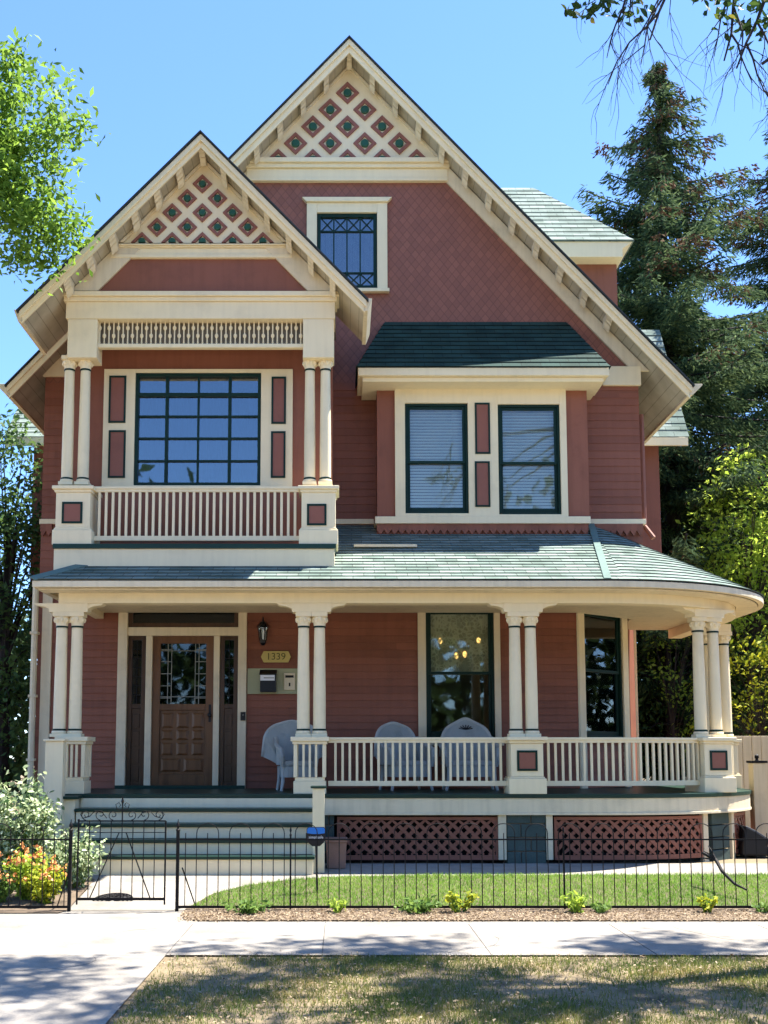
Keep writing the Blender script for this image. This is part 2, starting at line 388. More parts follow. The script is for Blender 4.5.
def tag(o, label, cat, group=None):
    o['label'] = label; o['category'] = cat
    if group: o['group'] = group
    return o
def copy_tree(o, parent=None):
    c = o.copy(); COL.objects.link(c)
    if parent: c.parent = parent
    for ch in o.children: copy_tree(ch, c)
    return c
def text_mesh(txt, size, depth, loc, parent, name, mat, rot=(R(90), 0, 0), align='CENTER'):
    cu = bpy.data.curves.new('t', 'FONT'); cu.body = txt; cu.size = size; cu.extrude = depth; cu.align_x = align; cu.align_y = 'CENTER'
    t = bpy.data.objects.new('t', cu); COL.objects.link(t)
    dg = bpy.context.evaluated_depsgraph_get(); dg.update()
    me = bpy.data.meshes.new_from_object(t.evaluated_get(dg)); me.materials.clear(); me.materials.append(M[mat])
    bpy.data.objects.remove(t)
    o = bpy.data.objects.new(name, me); COL.objects.link(o); o.location = loc; o.rotation_euler = rot; o.parent = parent
    return o

# ================================================================== SETTING
def gz(y):
    pts = [(-3.0, 0), (-1.6, .17), (-.3, .23), (30, .3)]
    if y <= pts[0][0]: return 0.0
    for (a, za), (b, zb) in zip(pts, pts[1:]):
        if y <= b: return za+(zb-za)*(y-a)/(b-a)
    return .3
def sheet(name, poly_rows, mat, dz, kind='structure'):
    """rows: list of (y, x0, x1); follows the ground profile"""
    mb = MB(); vs = []; fs = []
    for y, x0, x1 in poly_rows: vs += [(x0, y, gz(y)+dz), (x1, y, gz(y)+dz)]
    for i in range(len(poly_rows)-1): fs.append((2*i, 2*i+1, 2*i+3, 2*i+2))
    mb.add(vs, fs); return mb.build(name, mat, kind=kind)
paint('turf_soil', (.10, .085, .045), .95, .35, 1.0, 5)
paint('dry_soil', (.19, .145, .085), .95, .4, 1.0, 6)
sheet('ground', [(y, -300, 300) for y in (-300, -30, -3.0, -1.6, -.3, 30)]+[(300, -300, 300)], 'dry_soil', -.012)
sheet('sidewalk', [(-5.69, -40, 40), (-3.97, -40, 40)], 'concrete', .004)
# joint grooves of the pavement are real gaps: lay dark thin strips just above
mb = MB()
for px in (325, 470, 612, 760):
    x = P(px, 924, -4.1).x
    mb.box(x-.004, x+.004, -5.68, -3.98, .0045, .0065)
mb.box(-1.503, -1.497, -5.68, -3.98, .0045, .0065)
cr = random.Random(3)
for cx_, cy_, ang_, n_ in ((.9, -5.6, 1.2, 12), (3.3, -4.1, -1.7, 10), (-2.6, -6.4, .4, 14), (-2.2, -4.6, 1.0, 9)):
    p_ = Vector((cx_, cy_, .0045))
    for _ in range(n_):
        ang_ += cr.uniform(-.5, .5); q_ = p_+Vector((math.cos(ang_), math.sin(ang_), 0))*cr.uniform(.05, .14)
        if not (-5.68 < q_.y < -3.98 or (-3.2 < q_.x < -1.55 and q_.y < -5.7)): break
        mb.bar(p_, q_, .004, .002); p_ = q_
mb.build('pavement_joints', 'joint', kind='structure')
sheet('street_walk', [(-16, -3.3, -1.5), (-5.70, -3.3, -1.5)], 'concrete', .004)
sheet('gate_apron', [(-3.97, -14, 14), (-3.0, -14, 14)], 'concrete', .004)
sheet('street', [(-40, -80, 80), (-21, -80, 80)], 'street_bounce', .006)
# garden walk from the gate to the steps, spreading in front of them
def lx(y):     # lawn's curved left edge
    pts = [(-3.0, -1.72), (-2.8, -1.66), (-2.3, -1.50), (-1.9, -1.15), (-1.6, -.62), (-1.4, -.1), (-1.25, 1.2), (-1.2, 8)]
    for (a, xa), (b, xb) in zip(pts, pts[1:]):
        if y <= b: return xa+(xb-xa)*(y-a)/(b-a)
    return 8
ys = np.linspace(-3.0, -.2, 26)
sheet('garden_walk', [(float(y), -3.0-(.0 if y < -2 else .55*min(1, (y+2)/.7)), 9.5 if y > -1.22 else max(lx(float(y)), -1.8)+.04) for y in ys], 'concrete', .010)
sheet('lawn', [(float(y), lx(float(y)), 12) for y in np.linspace(-2.95, -1.2, 20)], 'turf_soil', .014)
sheet('flower_bed', [(-3.25, -14, -3.04), (-3.0, -14, -3.0), (-1.6, -14, -3.02), (-1.2, -14, -3.3), (0, -14, -3.9)], 'soil', .016)
sheet('mulch_bed', [(-3.80, -1.45, 14), (-3.72, -1.62, 14), (-3.3, -1.72, 14), (-2.9, -1.7, 14)], 'soil', .018)
sheet('driveway', [(-1.6, 6.6, 11), (18, 6.6, 11)], 'asphalt', .022)

# ================================================================== THE HOUSE
H = empty('victorian_house', 'burgundy and cream Victorian house with two front gables and a wraparound porch', 'house')
W = 2.2
XL = P(42, 500, W).x; XR = P(641, 480, W).x
zF = 1.17                                            # porch floor
za_m = P(350, 40, 1.7); ze_m = P(690, 385, 1.7)      # main gable, roof top line at the barge plane
ridge_x = 0.12
half_m = (ze_m.x-ridge_x); m_slope = (za_m.z-ze_m.z)/half_m
def roof_z(x): return za_m.z-m_slope*abs(x-ridge_x)
Z2 = P(300, 545, W).z                                # just under the upper storey's foot
ZSH = P(500, 383, W).z                               # where the shingles begin
HP = H
def px_box(mb, px0, py0, px1, py1, Y, depth, mi=0, grow=0):
    x0, x1, z0, z1 = rect(px0, py0, px1, py1, Y)
    mb.box(x0-grow, x1+grow, Y, Y+depth, z0-grow, z1+grow, mi); return (x0, x1, z0, z1)

def lap_wall(name, x0, x1, z0, z1, Y, holes=(), mat='burgundy', course=.115, lip=.016, parent=H, xr=None, thick=.14):
    """clapboards as real lapped boards, with openings"""
    mb = MB(); n = max(1, round((z1-z0)/course)); dz = (z1-z0)/n
    for i in range(n):
        a, b = z0+i*dz, z0+(i+1)*dz
        cuts = sorted({a, b, *[h[k] for h in holes for k in (2, 3) if a < h[k] < b]})
        for a2, b2 in zip(cuts, cuts[1:]):
            mid = (a2+b2)/2
            lo, hi = (xr(mid) if xr else (x0, x1))
            segs = [(lo, hi)]
            for h in holes:
                if h[2] < mid < h[3]:
                    segs = [q for s_ in segs for q in ((s_[0], min(s_[1], h[0])), (max(s_[0], h[1]), s_[1])) if q[1]-q[0] > 1e-4]
            br = random.Random(i*7+int(x0*13)); cutx = sorted(br.uniform(-6, 6) for _ in range(4))
            segs = [(max(s0, u), min(s1, v)) for s0, s1 in segs for u, v in zip([-99]+cutx, cutx+[99]) if min(s1, v)-max(s0, u) > 1e-4]
            for s0, s1 in segs:
                fa = (b-a2)/dz; fb = (b-b2)/dz
                ya, yb = Y-lip*fa, Y-lip*fb
                mb.add([(s0, ya, a2), (s1, ya, a2), (s1, yb, b2), (s0, yb, b2)], [(0, 1, 2, 3)])
                if a2 == a: mb.add([(s0, Y, a), (s1, Y, a), (s1, ya, a), (s0, ya, a)], [(0, 1, 2, 3)])
                mb.add([(s1, Y+thick, a2), (s0, Y+thick, a2), (s0, Y+thick, b2), (s1, Y+thick, b2)], [(0, 1, 2, 3)])
                for xx in (s0, s1): mb.add([(xx, Y, a2), (xx, Y+thick, a2), (xx, Y+thick, b2), (xx, Y, b2)], [(0, 1, 2, 3) if xx == s0 else (3, 2, 1, 0)])
    return mb.build(name, mat, parent)

def frame_mb(mb, x0, x1, z0, z1, y0, y1, w, mi=0, wb=None):
    wb = w if wb is None else wb
    mb.box(x0, x0+w, y0, y1, z0, z1, mi); mb.box(x1-w, x1, y0, y1, z0, z1, mi)
    mb.box(x0+w, x1-w, y0, y1, z1-w, z1, mi); mb.box(x0+w, x1-w, y0, y1, z0, z0+wb, mi)

def sash_window(r, Y, blind=None, glass='glass', meet=.5, w=.055, rot=None):
    """green double-hung sash in opening r (x0,x1,z0,z1) whose wall face is Y"""
    x0, x1, z0, z1 = r
    mb = MB(); frame_mb(mb, x0, x1, z0, z1, Y-.015, Y+.10, w*.7)
    zm = z0+(z1-z0)*meet
    frame_mb(mb, x0+w*.7, x1-w*.7, zm-.02, z1-w*.7, Y+.012, Y+.05, w*.8)
    frame_mb(mb, x0+w*.7, x1-w*.7, z0+w*.7, zm+.025, Y+.045, Y+.08, w*.8, wb=w*1.3)
    f = mb.build('window', 'green', H, bevel=.004)
    g = MB(); g.box(x0+w, x1-w, Y+.030, Y+.034, zm, z1-w); g.build('pane', glass, f)
    g = MB(); g.box(x0+w, x1-w, Y+.062, Y+.066, z0+w, zm); g.build('pane', glass, f)
    if blind:
        b = MB(); n = int((z1-z0)/.05)
        for i in range(n):
            z = z0+.03+(z1-z0-.06)*i/n
            b.add([(x0+.05, Y+.10, z), (x1-.05, Y+.10, z), (x1-.05, Y+.125, z+.047), (x0+.05, Y+.125, z+.047)], [(0, 1, 2, 3)])
        b.build('blind', blind, f)
    return f

# ---- ground storey wall with openings
door_hole = rect(127, 603, 239, 783, W)
win1 = rect(426, 609, 494, 738, W)
CHX = P(577, 660, W).x                          # where the corner is cut
lap_wall('wall', XL, CHX, .25, Z2-.2, W, holes=[(door_hole[0], door_hole[1], zF, door_hole[3]), win1])
# chamfered corner wall with a tall window, in a local frame (u along the wall)
ca = Vector((CHX, W, 0)); cb = Vector((XR-.02, W+1.05, 0)); cu_ = (cb-ca); cl = cu_.length; cang = math.atan2(cu_.y, cu_.x)
CH = MB()
lap = lap_wall('corner_wall', 0, cl, .25, Z2-.2, 0, holes=[(.17, cl-.22, P(600, 738, W+.4).z, P(600, 612, W+.4).z)])
lap.location = ca; lap.rotation_euler.z = cang
wz0, wz1 = P(600, 738, W+.4).z, P(600, 612, W+.4).z
f = sash_window((.17, cl-.22, wz0, wz1), 0, None, 'glass', meet=.53); f.location = ca; f.rotation_euler.z = cang; f.name = 'window'
mb = MB()
for i in range(14):                             # draped curtain, a folded sheet
    u0 = .2+(cl-.45)*i/14; u1 = .2+(cl-.45)*(i+1)/14
    mb.add([(u0, .16+.03*(i % 2), wz0+.05), (u1, .16+.03*((i+1) % 2), wz0+.05), (u1, .16+.03*((i+1) % 2), wz1-.05), (u0, .16+.03*(i % 2), wz1-.05)], [(0, 1, 2, 3)])
mb.build('curtain', 'curtain', f)
mb = MB(); mb.box(.0, .165, -.045, -.002, .3, Z2-.3); mb.box(cl-.215, cl-.05, -.045, -.002, .3, Z2-.3); mb.box(.165, cl-.215, -.04, -.002, wz1+.005, wz1+.16)
mb.box(.13, cl-.18, -.07, -.003, wz0-.07, wz0-.005)
c = mb.build('window_casing', 'cream', H, bevel=.005); c.location = ca; c.rotation_euler.z = cang
# side walls, back wall, small return bay that shows past the corner
mb = MB(); mb.box(XR-.14, XR, W+1.05, 13, .25, Z2-.2); mb.build('side_wall', 'burgundy', H)
mb = MB(); mb.box(XL, XL+.14, W+.15, 13, .25, ze_m.z-.1); mb.build('side_wall', 'burgundy', H)
mb = MB(); mb.box(XL+.14, XR-.14, 12.86, 13, .25, ze_m.z+.3); mb.build('back_wall', 'burgundy', H)
a = (XR+.002, W+1.6); b = (5.42, 5.0)
mb = MB(); mb.slab([a, b, (b[0], 6.0), (XR+.002, 6.0)], .25, Z2-.4); mb.build('bay_wall', 'burgundy', H)
mb = MB(); mb.slab([(b[0]-.13, b[1]-.05), (b[0]+.02, b[1]-.05), (b[0]+.02, b[1]+.12), (b[0]-.13, b[1]-.045+.01)], .25, Z2-.42); mb.build('corner_board', 'cream', H, bevel=.005)
# corner board + downspout, left
mb = MB(); px_box(mb, 40, 590, 50, 800, W-.045, .04); mb.build('corner_board', 'cream_old', H, bevel=.005)
mb = MB(); xx = P(33, 700, W-.1).x
mb.tube([(xx, W-.12, P(33, 588, W).z+.05), (xx, W-.12, 1.0), (xx, W-.12, .5), (xx-.03, W-.3, .38)], .05, 8)
for z in (1.6, 2.6, 3.6): mb.box(xx-.06, xx+.06, W-.18, W-.04, z, z+.04)
mb.build('downspout', 'cream_old', H, smooth=False)
# ---- interiors seen through the panes
mb = MB(); mb.add([(XL+.2, 5.2, .3), (XR-.2, 5.2, .3), (XR-.2, 5.2, Z2-.3), (XL+.2, 5.2, Z2-.3)], [(0, 1, 2, 3)])
mb.add([(XL+.2, W+.2, zF), (XR-.2, W+.2, zF), (XR-.2, 5.2, zF), (XL+.2, 5.2, zF)], [(0, 1, 2, 3)])
mb.add([(XL+.2, W+.15, Z2-.25), (XR-.2, W+.15, Z2-.25), (XR-.2, 5.2, Z2-.25), (XL+.2, 5.2, Z2-.25)], [(3, 2, 1, 0)])
mb.build('room', 'room_wall', H)
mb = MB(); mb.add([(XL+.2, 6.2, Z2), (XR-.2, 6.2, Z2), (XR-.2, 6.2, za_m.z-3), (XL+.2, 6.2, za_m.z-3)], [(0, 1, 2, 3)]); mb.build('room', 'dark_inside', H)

# ---- entrance
ex0, ex1, ez0, ez1 = rect(118, 603, 246, 783, W); ez0 = zF
def vx(px, py=700): return P(px, py, W).x
mb = MB()
mb.box(vx(117.5), vx(127), W-.07, W+.10, zF, ez1+.02); mb.box(vx(238), vx(246.5), W-.07, W+.10, zF, ez1+.02)
zh0, zh1 = P(180, 636, W).z, P(180, 627.5, W).z
mb.box(vx(127), vx(238), W-.05, W+.09, zh0, zh1)
mb.box(vx(145.5), vx(152), W-.045, W+.09, zF, zh0); mb.box(vx(213.5), vx(219.5), W-.045, W+.09, zF, zh0)
mb.build('door_casing', 'cream_old', H, bevel=.006)
tr = MB(); frame_mb(tr, vx(127), vx(238), zh1, ez1, W-.02, W+.07, .07); t = tr.build('transom', 'wood_dark', H, bevel=.004)
g = MB(); g.box(vx(127)+.06, vx(238)-.06, W+.02, W+.025, zh1+.06, ez1-.06); g.build('pane', 'glass_dark', t)
def leaded(mbk, x0, x1, z0, z1, y, nx, nz):
    for i in range(1, nx): x = x0+(x1-x0)*i/nx; mbk.box(x-.006, x+.006, y-.006, y+.002, z0, z1)
    for i in range(1, nz): z = z0+(z1-z0)*i/nz; mbk.box(x0, x1, y-.004, y+.004, z-.006, z+.006)
zt = zh0
for a, b_ in ((127.5, 145), (220, 237.5)):
    x0, x1 = vx(a), vx(b_); sd = MB(); zg = P(180, 704, W).z
    frame_mb(sd, x0, x1, zF+.02, zt, W-.005, W+.06, .065); sd.box(x0+.065, x1-.065, W+.0, W+.055, zg-.07, zg); sd.box(x0+.065, x1-.065, W+.02, W+.05, zF+.085, zg-.07)
    n = 4
    for k in range(n):
        za, zb = zF+.12+(zg-.11-zF-.12)*k/n, zF+.12+(zg-.11-zF-.12)*(k+1)/n-.05
        sd.box(x0+.085, x1-.085, W+.005, W+.02, za, zb)
    s_ = sd.build('sidelight', 'wood_dark', H, bevel=.004)
    g = MB(); g.box(x0+.065, x1-.065, W+.03, W+.034, zg, zt-.065); g.build('pane', 'glass_dark', s_)
    l = MB(); leaded(l, x0+.065, x1-.065, zg, zt-.065, W+.022, 2, 7); l.build('leading', 'dark_inside', s_)
dx0, dx1 = vx(152), vx(213.5); zg = P(180, 704, W).z
dm = MB(); st_w = .125
dm.box(dx0, dx0+st_w, W+.0, W+.06, zF+.03, zt); dm.box(dx1-st_w, dx1, W+.0, W+.06, zF+.03, zt)
dm.box(dx0+st_w, dx1-st_w, W, W+.06, zt-.12, zt); dm.box(dx0+st_w, dx1-st_w, W, W+.06, zg-.10, zg); dm.box(dx0+st_w, dx1-st_w, W, W+.06, zF+.03, zF+.22)
dm.box(dx0+st_w, dx1-st_w, W+.025, W+.055, zF+.22, zg-.10)
rows = [(zF+.26, zF+.47, 2), (zF+.52, zF+.72, 3), (zF+.76, zF+.92, 3), (zF+.95, zg-.14, 3)]
for z0, z1, n in rows:
    wdt = (dx1-dx0-2*st_w)
    for k in range(n):
        a = dx0+st_w+wdt*k/n+.025; b_ = dx0+st_w+wdt*(k+1)/n-.025
        dm.add([(a, W+.024, z0), (b_, W+.024, z0), (b_, W+.024, z1), (a, W+.024, z1), (a+.04, W+.003, z0+.03), (b_-.04, W+.003, z0+.03), (b_-.04, W+.003, z1-.03), (a+.04, W+.003, z1-.03)],
               [(4, 5, 6, 7), (0, 1, 5, 4), (1, 2, 6, 5), (2, 3, 7, 6), (3, 0, 4, 7)])
D = dm.build('front_door', 'wood', H, bevel=.005)
g = MB(); g.box(dx0+st_w, dx1-st_w, W+.03, W+.034, zg, zt-.12); g.build('pane', 'glass_dark', D)
l = MB(); gx0, gx1, gz0, gz1 = dx0+st_w, dx1-st_w, zg, zt-.12
for q in (.16, .24, .76, .84): x = gx0+(gx1-gx0)*q; l.box(x-.006, x+.006, W+.020, W+.028, gz0, gz1)
for q in (.1, .3, .5, .7, .9):
    z = gz0+(gz1-gz0)*q
    l.box(gx0, gx0+.24*(gx1-gx0), W+.018, W+.027, z-.006, z+.006); l.box(gx1-.24*(gx1-gx0), gx1, W+.018, W+.027, z-.006, z+.006)
for q in (.12, .88): z = gz0+(gz1-gz0)*q; l.box(gx0, gx1, W+.0185, W+.0265, z-.005, z+.005)
l.build('leading', 'curtain', D)
h = MB(); hz = P(205, 712, W).z; h.box(dx1-.075, dx1-.035, W-.012, W+.002, hz-.16, hz+.12); h.lathe(0, 0, [(.012, 0), (.014, .03), (.032, .045), (.034, .06), (.02, .075)], 12)
h.v[-60:] = [(dx1-.055+v[0], W-.012-v[2], hz-.05+v[1]) for v in h.v[-60:]]
h.build('handle', 'mail_black', D)
mb = MB(); mb.box(vx(118), vx(246), W-.12, W-.0725, zF, zF+.05); mb.build('threshold', 'deck_green', H)

# ---- ground-floor window
f = sash_window(win1, W, None, 'glass', meet=.50)
mb = MB(); x0, x1, z0, z1 = win1
mb.box(x0-.13, x0-.002, W-.06, W-.018, z0-.05, z1+.14); mb.box(x1+.002, x1+.10, W-.06, W-.018, z0-.05, z1+.14); mb.box(x0-.002, x1+.002, W-.055, W-.018, z1+.002, z1+.14); mb.box(x0-.16, x1+.13, W-.11, W-.018, z0-.12, z0-.05)
mb.build('window_casing', 'cream_old', H, bevel=.006)
mb = MB()                                      # lace swag inside the pane
for i in range(16):
    u0, u1 = i/16, (i+1)/16
    zz = lambda u: z1-.28-.22*math.sin(math.pi*u)
    mb.add([(x0+.05+(x1-x0-.1)*u0, W+.13+.02*(i % 2), zz(u0)), (x0+.05+(x1-x0-.1)*u1, W+.13+.02*((i+1) % 2), zz(u1)), (x0+.05+(x1-x0-.1)*u1, W+.13+.02*((i+1) % 2), z1-.03), (x0+.05+(x1-x0-.1)*u0, W+.13+.02*(i % 2), z1-.03)], [(0, 1, 2, 3)])
mb.build('curtain', 'sheer', f)
mb = MB()
for i in range(18):
    u0, u1 = x0+.06+(x1-x0-.12)*i/18, x0+.06+(x1-x0-.12)*(i+1)/18; ya, yb = W+.11+.018*(i % 2), W+.11+.018*((i+1) % 2)
    mb.add([(u0, ya, (z0+z1)/2-.02), (u1, yb, (z0+z1)/2-.02), (u1, yb, z1-.04), (u0, ya, z1-.04)], [(0, 1, 2, 3)])
mb.build('lace_curtain', 'lace', f)

# ---- upper storey walls
zs_top = ZSH
uw_l = rect(405, 404, 468, 514, 1.7); uw_r = rect(498, 405, 560, 515, 1.7)
BX0, BX1, BZ0, BZ1 = rect(377, 383, 588, 519, 1.7)
att = rect(317, 214, 377, 289, W)
lap_wall('wall', XL, XR, Z2-.6, zs_top, W, course=.125, holes=[(BX0+.1, BX1-.1, BZ0+.1, BZ1)], lip=.011)
mb = MB(); mb.box(XR-.14, XR, W+.142, 13, Z2-.6, ze_m.z+.1); mb.build('side_wall', 'burgundy', H)
# gable wall of pointed shingles
def gx(z, off=.0): h = (roof_z(ridge_x)-z)/m_slope-off; return ridge_x-h, ridge_x+h
lap_wall('gable_wall', 0, 0, zs_top, za_m.z-.35, W, holes=[att], mat='burgundy_scale', course=.15, lip=.002,
         xr=lambda z: (max(XL, gx(z, .11)[0]), min(XR, gx(z, .11)[1])))
# attic window
f = MB(); x0, x1, z0, z1 = att; frame_mb(f, x0, x1, z0, z1, W-.012, W+.08, .06); f = f.build('window', 'green', H, bevel=.004)
g = MB(); g.box(x0+.05, x1-.05, W+.03, W+.034, z0+.05, z1-.05); g.build('pane', 'glass_sky', f)
l = MB(); n = 4; wdt = (x1-x0-.12)/n; zt_ = z1-.06; zb_ = zt_-.24
for k in range(1, n): x = x0+.06+wdt*k; l.box(x-.011, x+.011, W+.010, W+.028, z0+.05, z1-.05)
l.box(x0+.06, x1-.06, W+.008, W+.026, zb_-.012, zb_+.012); l.box(x0+.06, x1-.06, W+.008, W+.026, z0+.27, z0+.294)
for k in range(n):
    a, b_ = x0+.06+wdt*k, x0+.06+wdt*(k+1)
    l.bar((a, W+.02, zb_), (b_, W+.02, zt_), .012, .018, (0, 1, 0)); l.bar((a, W+.0205, zt_), (b_, W+.0205, zb_), .012, .018, (0, 1, 0))
    l.bar((a, W+.02, z0+.06), (b_, W+.02, z0+.27), .012, .018, (0, 1, 0)); l.bar((a, W+.0205, z0+.27), (b_, W+.0205, z0+.06), .012, .018, (0, 1, 0))
l.build('muntins', 'green', f)
mb = MB(); mb.box(x0-.17, x0-.002, W-.06, W-.004, z0-.02, z1+.17); mb.box(x1+.002, x1+.17, W-.06, W-.004, z0-.02, z1+.17); mb.box(x0-.002, x1+.002, W-.055, W-.004, z1+.002, z1+.17)
mb.box(x0-.20, x1+.20, W-.10, W-.004, z0-.08, z0-.022)
mb.prism([(x0-.18, z1+.172), (x1+.18, z1+.172), (x1+.25, z1+.25), (x0-.25, z1+.25)], W-.10, W-.004)
mb.build('window_casing', 'cream', H, bevel=.006)

# ---- right bay: body, casing, two windows, panels, hood roof, scalloped skirt
def burg_wall_holes(mbk, x0, x1, z0, z1, y0, y1, holes):
    xs = sorted({x0, x1, *[h[0] for h in holes], *[h[1] for h in holes]})
    for a, b_ in zip(xs, xs[1:]):
        mid = (a+b_)/2; hs = [h for h in holes if h[0] < mid < h[1]]
        zcur = z0
        for h in sorted(hs, key=lambda q: q[2]): mbk.box(a, b_, y0, y1, zcur, h[2]); zcur = h[3]
        mbk.box(a, b_, y0, y1, zcur, z1)
mb = MB(); burg_wall_holes(mb, BX0, BX1, BZ0, BZ1+.1, 1.7, 1.84, [uw_l, uw_r]); mb.box(BX0, BX0+.14, 1.842, W-.02, BZ0, BZ1+.1); mb.box(BX1-.14, BX1, 1.842, W-.02, BZ0, BZ1+.1)
mb.build('bay_wall', 'burgundy', H)
cx0, cx1, cz0, cz1 = rect(395, 385, 567, 517, 1.65)
cs = MB(); burg_wall_holes(cs, cx0, cx1, cz0, cz1, 1.645, 1.698, [(uw_l[0], uw_l[1], uw_l[2], uw_l[3]), (uw_r[0], uw_r[1], uw_r[2], uw_r[3])])
cs.build('window_casing', 'cream', H, bevel=.004)
def panel(pxr, Y):
    x0, x1, z0, z1 = rect(*pxr, Y); mb = MB(); frame_mb(mb, x0, x1, z0, z1, Y-.018, Y+.004, .028, 0); mb.box(x0+.028, x1-.028, Y-.008, Y+.004, z0+.028, z1-.028, 1)
    return mb.build('panel', ['green', 'burgundy_panel'], H)
panel((475, 403, 490, 454), 1.645); panel((475, 461.5, 490, 507), 1.645)
sash_window(uw_l, 1.7, 'blind', 'glass_blind', meet=.47); sash_window(uw_r, 1.7, 'blind', 'glass_blind', meet=.47)
mb = MB(); x0, x1, z0, z1 = rect(375, 517, 590, 524, 1.65); mb.box(x0, x1, 1.60, W-.02, z0, z1); mb.build('sill', 'cream', H, bevel=.006)
x2, x3, z2, z3 = rect(335, 519, 646, 524, W-.04)
MB().box(XL-.02, x0-.002, W-.05, W-.002, z2, z3).build('belt_board', 'cream', H, bevel=.005)
MB().box(x1+.002, XR+.05, W-.05, W-.002, z2, z3).box(XR+.002, XR+.05, W-.001, 8, z2, z3).build('belt_board', 'cream', H, bevel=.005)
def scallops(mb, x0, x1, Y, z, h=.17, step=.11):
    n = round((x1-x0)/step); st_ = (x1-x0)/n
    for i in range(n):
        a, b_ = x0+i*st_, x0+(i+1)*st_; o = .002*(i % 2)
        mb.prism([(a, z), (b_, z), (b_, z-h*.55), ((a+b_)/2, z-h), (a, z-h*.55)], Y-.02-o, Y+.02)
mb = MB(); scallops(mb, x0+.03, x1-.03, 1.655, z0-.001); scallops(mb, x1+.01, XR, W-.04, z2-.001, .2); scallops(mb, XL, P(53, 520, W).x, W-.04, z2-.001, .2)
mb.box(x0+.03, x1-.03, 1.68, W-.01, z0-.35, z0-.002); mb.build('scalloped_skirt', 'burgundy', H)
# hood
hx0, hx1, hz0, hz1 = rect(358, 367, 609, 384, 1.35)
mb = MB()
mb.prism([(BX0-.05, BZ1-.01), (BX1+.05, BZ1-.01), (BX1+.05, hz0+.11), (BX0-.05, hz0+.11)], 1.62, W-.01)
x0, x1 = P(358, 370, 1.2).x, P(609, 370, 1.2).x
zc0, zc1 = P(480, 378, 1.2).z, P(480, 367.5, 1.2).z
mb.box(x0+.07, x1-.07, 1.28, W-.012, zc0-.03, zc0+.04); mb.box(x0, x1, 1.20, W-.013, zc0+.042, zc1)
mb.build('hood_cornice', 'cream', H, bevel=.008)
ta, tb = P(385, 322, W-.01), P(566, 325, W-.01); zt2 = ta.z
mb = MB(); e = 1.18; z_ = zc1+.003
mb.shingles((x0-.02, e, z_), (x1+.02, e, z_), (tb.x, W-.01, zt2), (ta.x, W-.01, zt2), .14)
mb.shingles((x1+.02, e, z_), (x1+.02, W, z_), (tb.x, W, zt2), (tb.x, W-.01, zt2), .14)
mb.shingles((x0-.02, W, z_), (x0-.02, e, z_), (ta.x, W-.01, zt2), (ta.x, W, zt2), .14)
mb.build('hood_roof_shaded', 'hood_roof_shaded', H)

# ---- gable roofs
def gable_roof(xc, za, halfs, slope, y0, y1, bargew, wallY, ycut=None, cutx=0, gut=.11):
    """two slabs with soffit boards, barge boards, gutters. za = top at the ridge"""
    t = .09
    nrm = 1/math.sqrt(1+slope*slope); tz = t/nrm
    for s in (-1, 1):
        half = halfs[(s+1)//2]; ze = za-half*slope
        top = MB()
        ye_ = ycut if ycut else y1
        a = (xc, y0, za); b_ = (xc+s*half, y0, ze); c = (xc+s*half, ye_, ze); d = (xc, ye_, za)
        if s > 0: top.shingles(b_, c, d, a, .15)
        else: top.shingles(c, b_, a, d, .15)
        top.build('roof', 'roof', H)
        ye = ycut if ycut else y1
        sl = MB(); poly = [(xc, za-.005), (xc+s*half, ze-.005), (xc+s*half, ze-tz), (xc, za-tz)]
        sl.prism(poly, y0+.04, ye)
        if ycut:
            h2 = half-cutx; z2 = za-h2*slope; sl.prism([(xc, za-.005), (xc+s*h2, z2-.005), (xc+s*h2, z2-tz), (xc, za-tz)], ye+.001, y1)
        eg = MB(); eg.prism([(xc, za+.03), (xc+s*(half+.05), ze-.05+.03), (xc+s*(half+.05), ze-.05+.008), (xc, za+.008)], y0-.085, y0+.02); eg.build('roof_edge', 'hood_roof_edge', H)
        sl.build('soffit', 'soffit', H)
        # barge: a board with a raised outer moulding
        bg = MB(); k = bargew/nrm
        bg.prism([(xc, za-.02), (xc+s*(half+.0), ze-.02), (xc+s*half, ze-k), (xc, za-k)], y0, y0+.039)
        bg.prism([(xc, za-.004), (xc+s*(half+.02), ze-.024), (xc+s*(half+.02), ze-.07/nrm-.02), (xc, za-.07/nrm)], y0-.045, y0-.002)
        bg.build('barge_board', 'cream', H, bevel=.005)
        gt = MB(); gt.prism([(xc+s*(half-.02), ze-tz-.03), (xc+s*(half+.04), ze-tz-.03), (xc+s*(half+gut), ze-.0), (xc+s*(half+gut), ze+.02), (xc+s*(half+.003), ze+.02)], y0+.0, ye)
        gt.build('gutter', 'cream_old', H, bevel=.004)
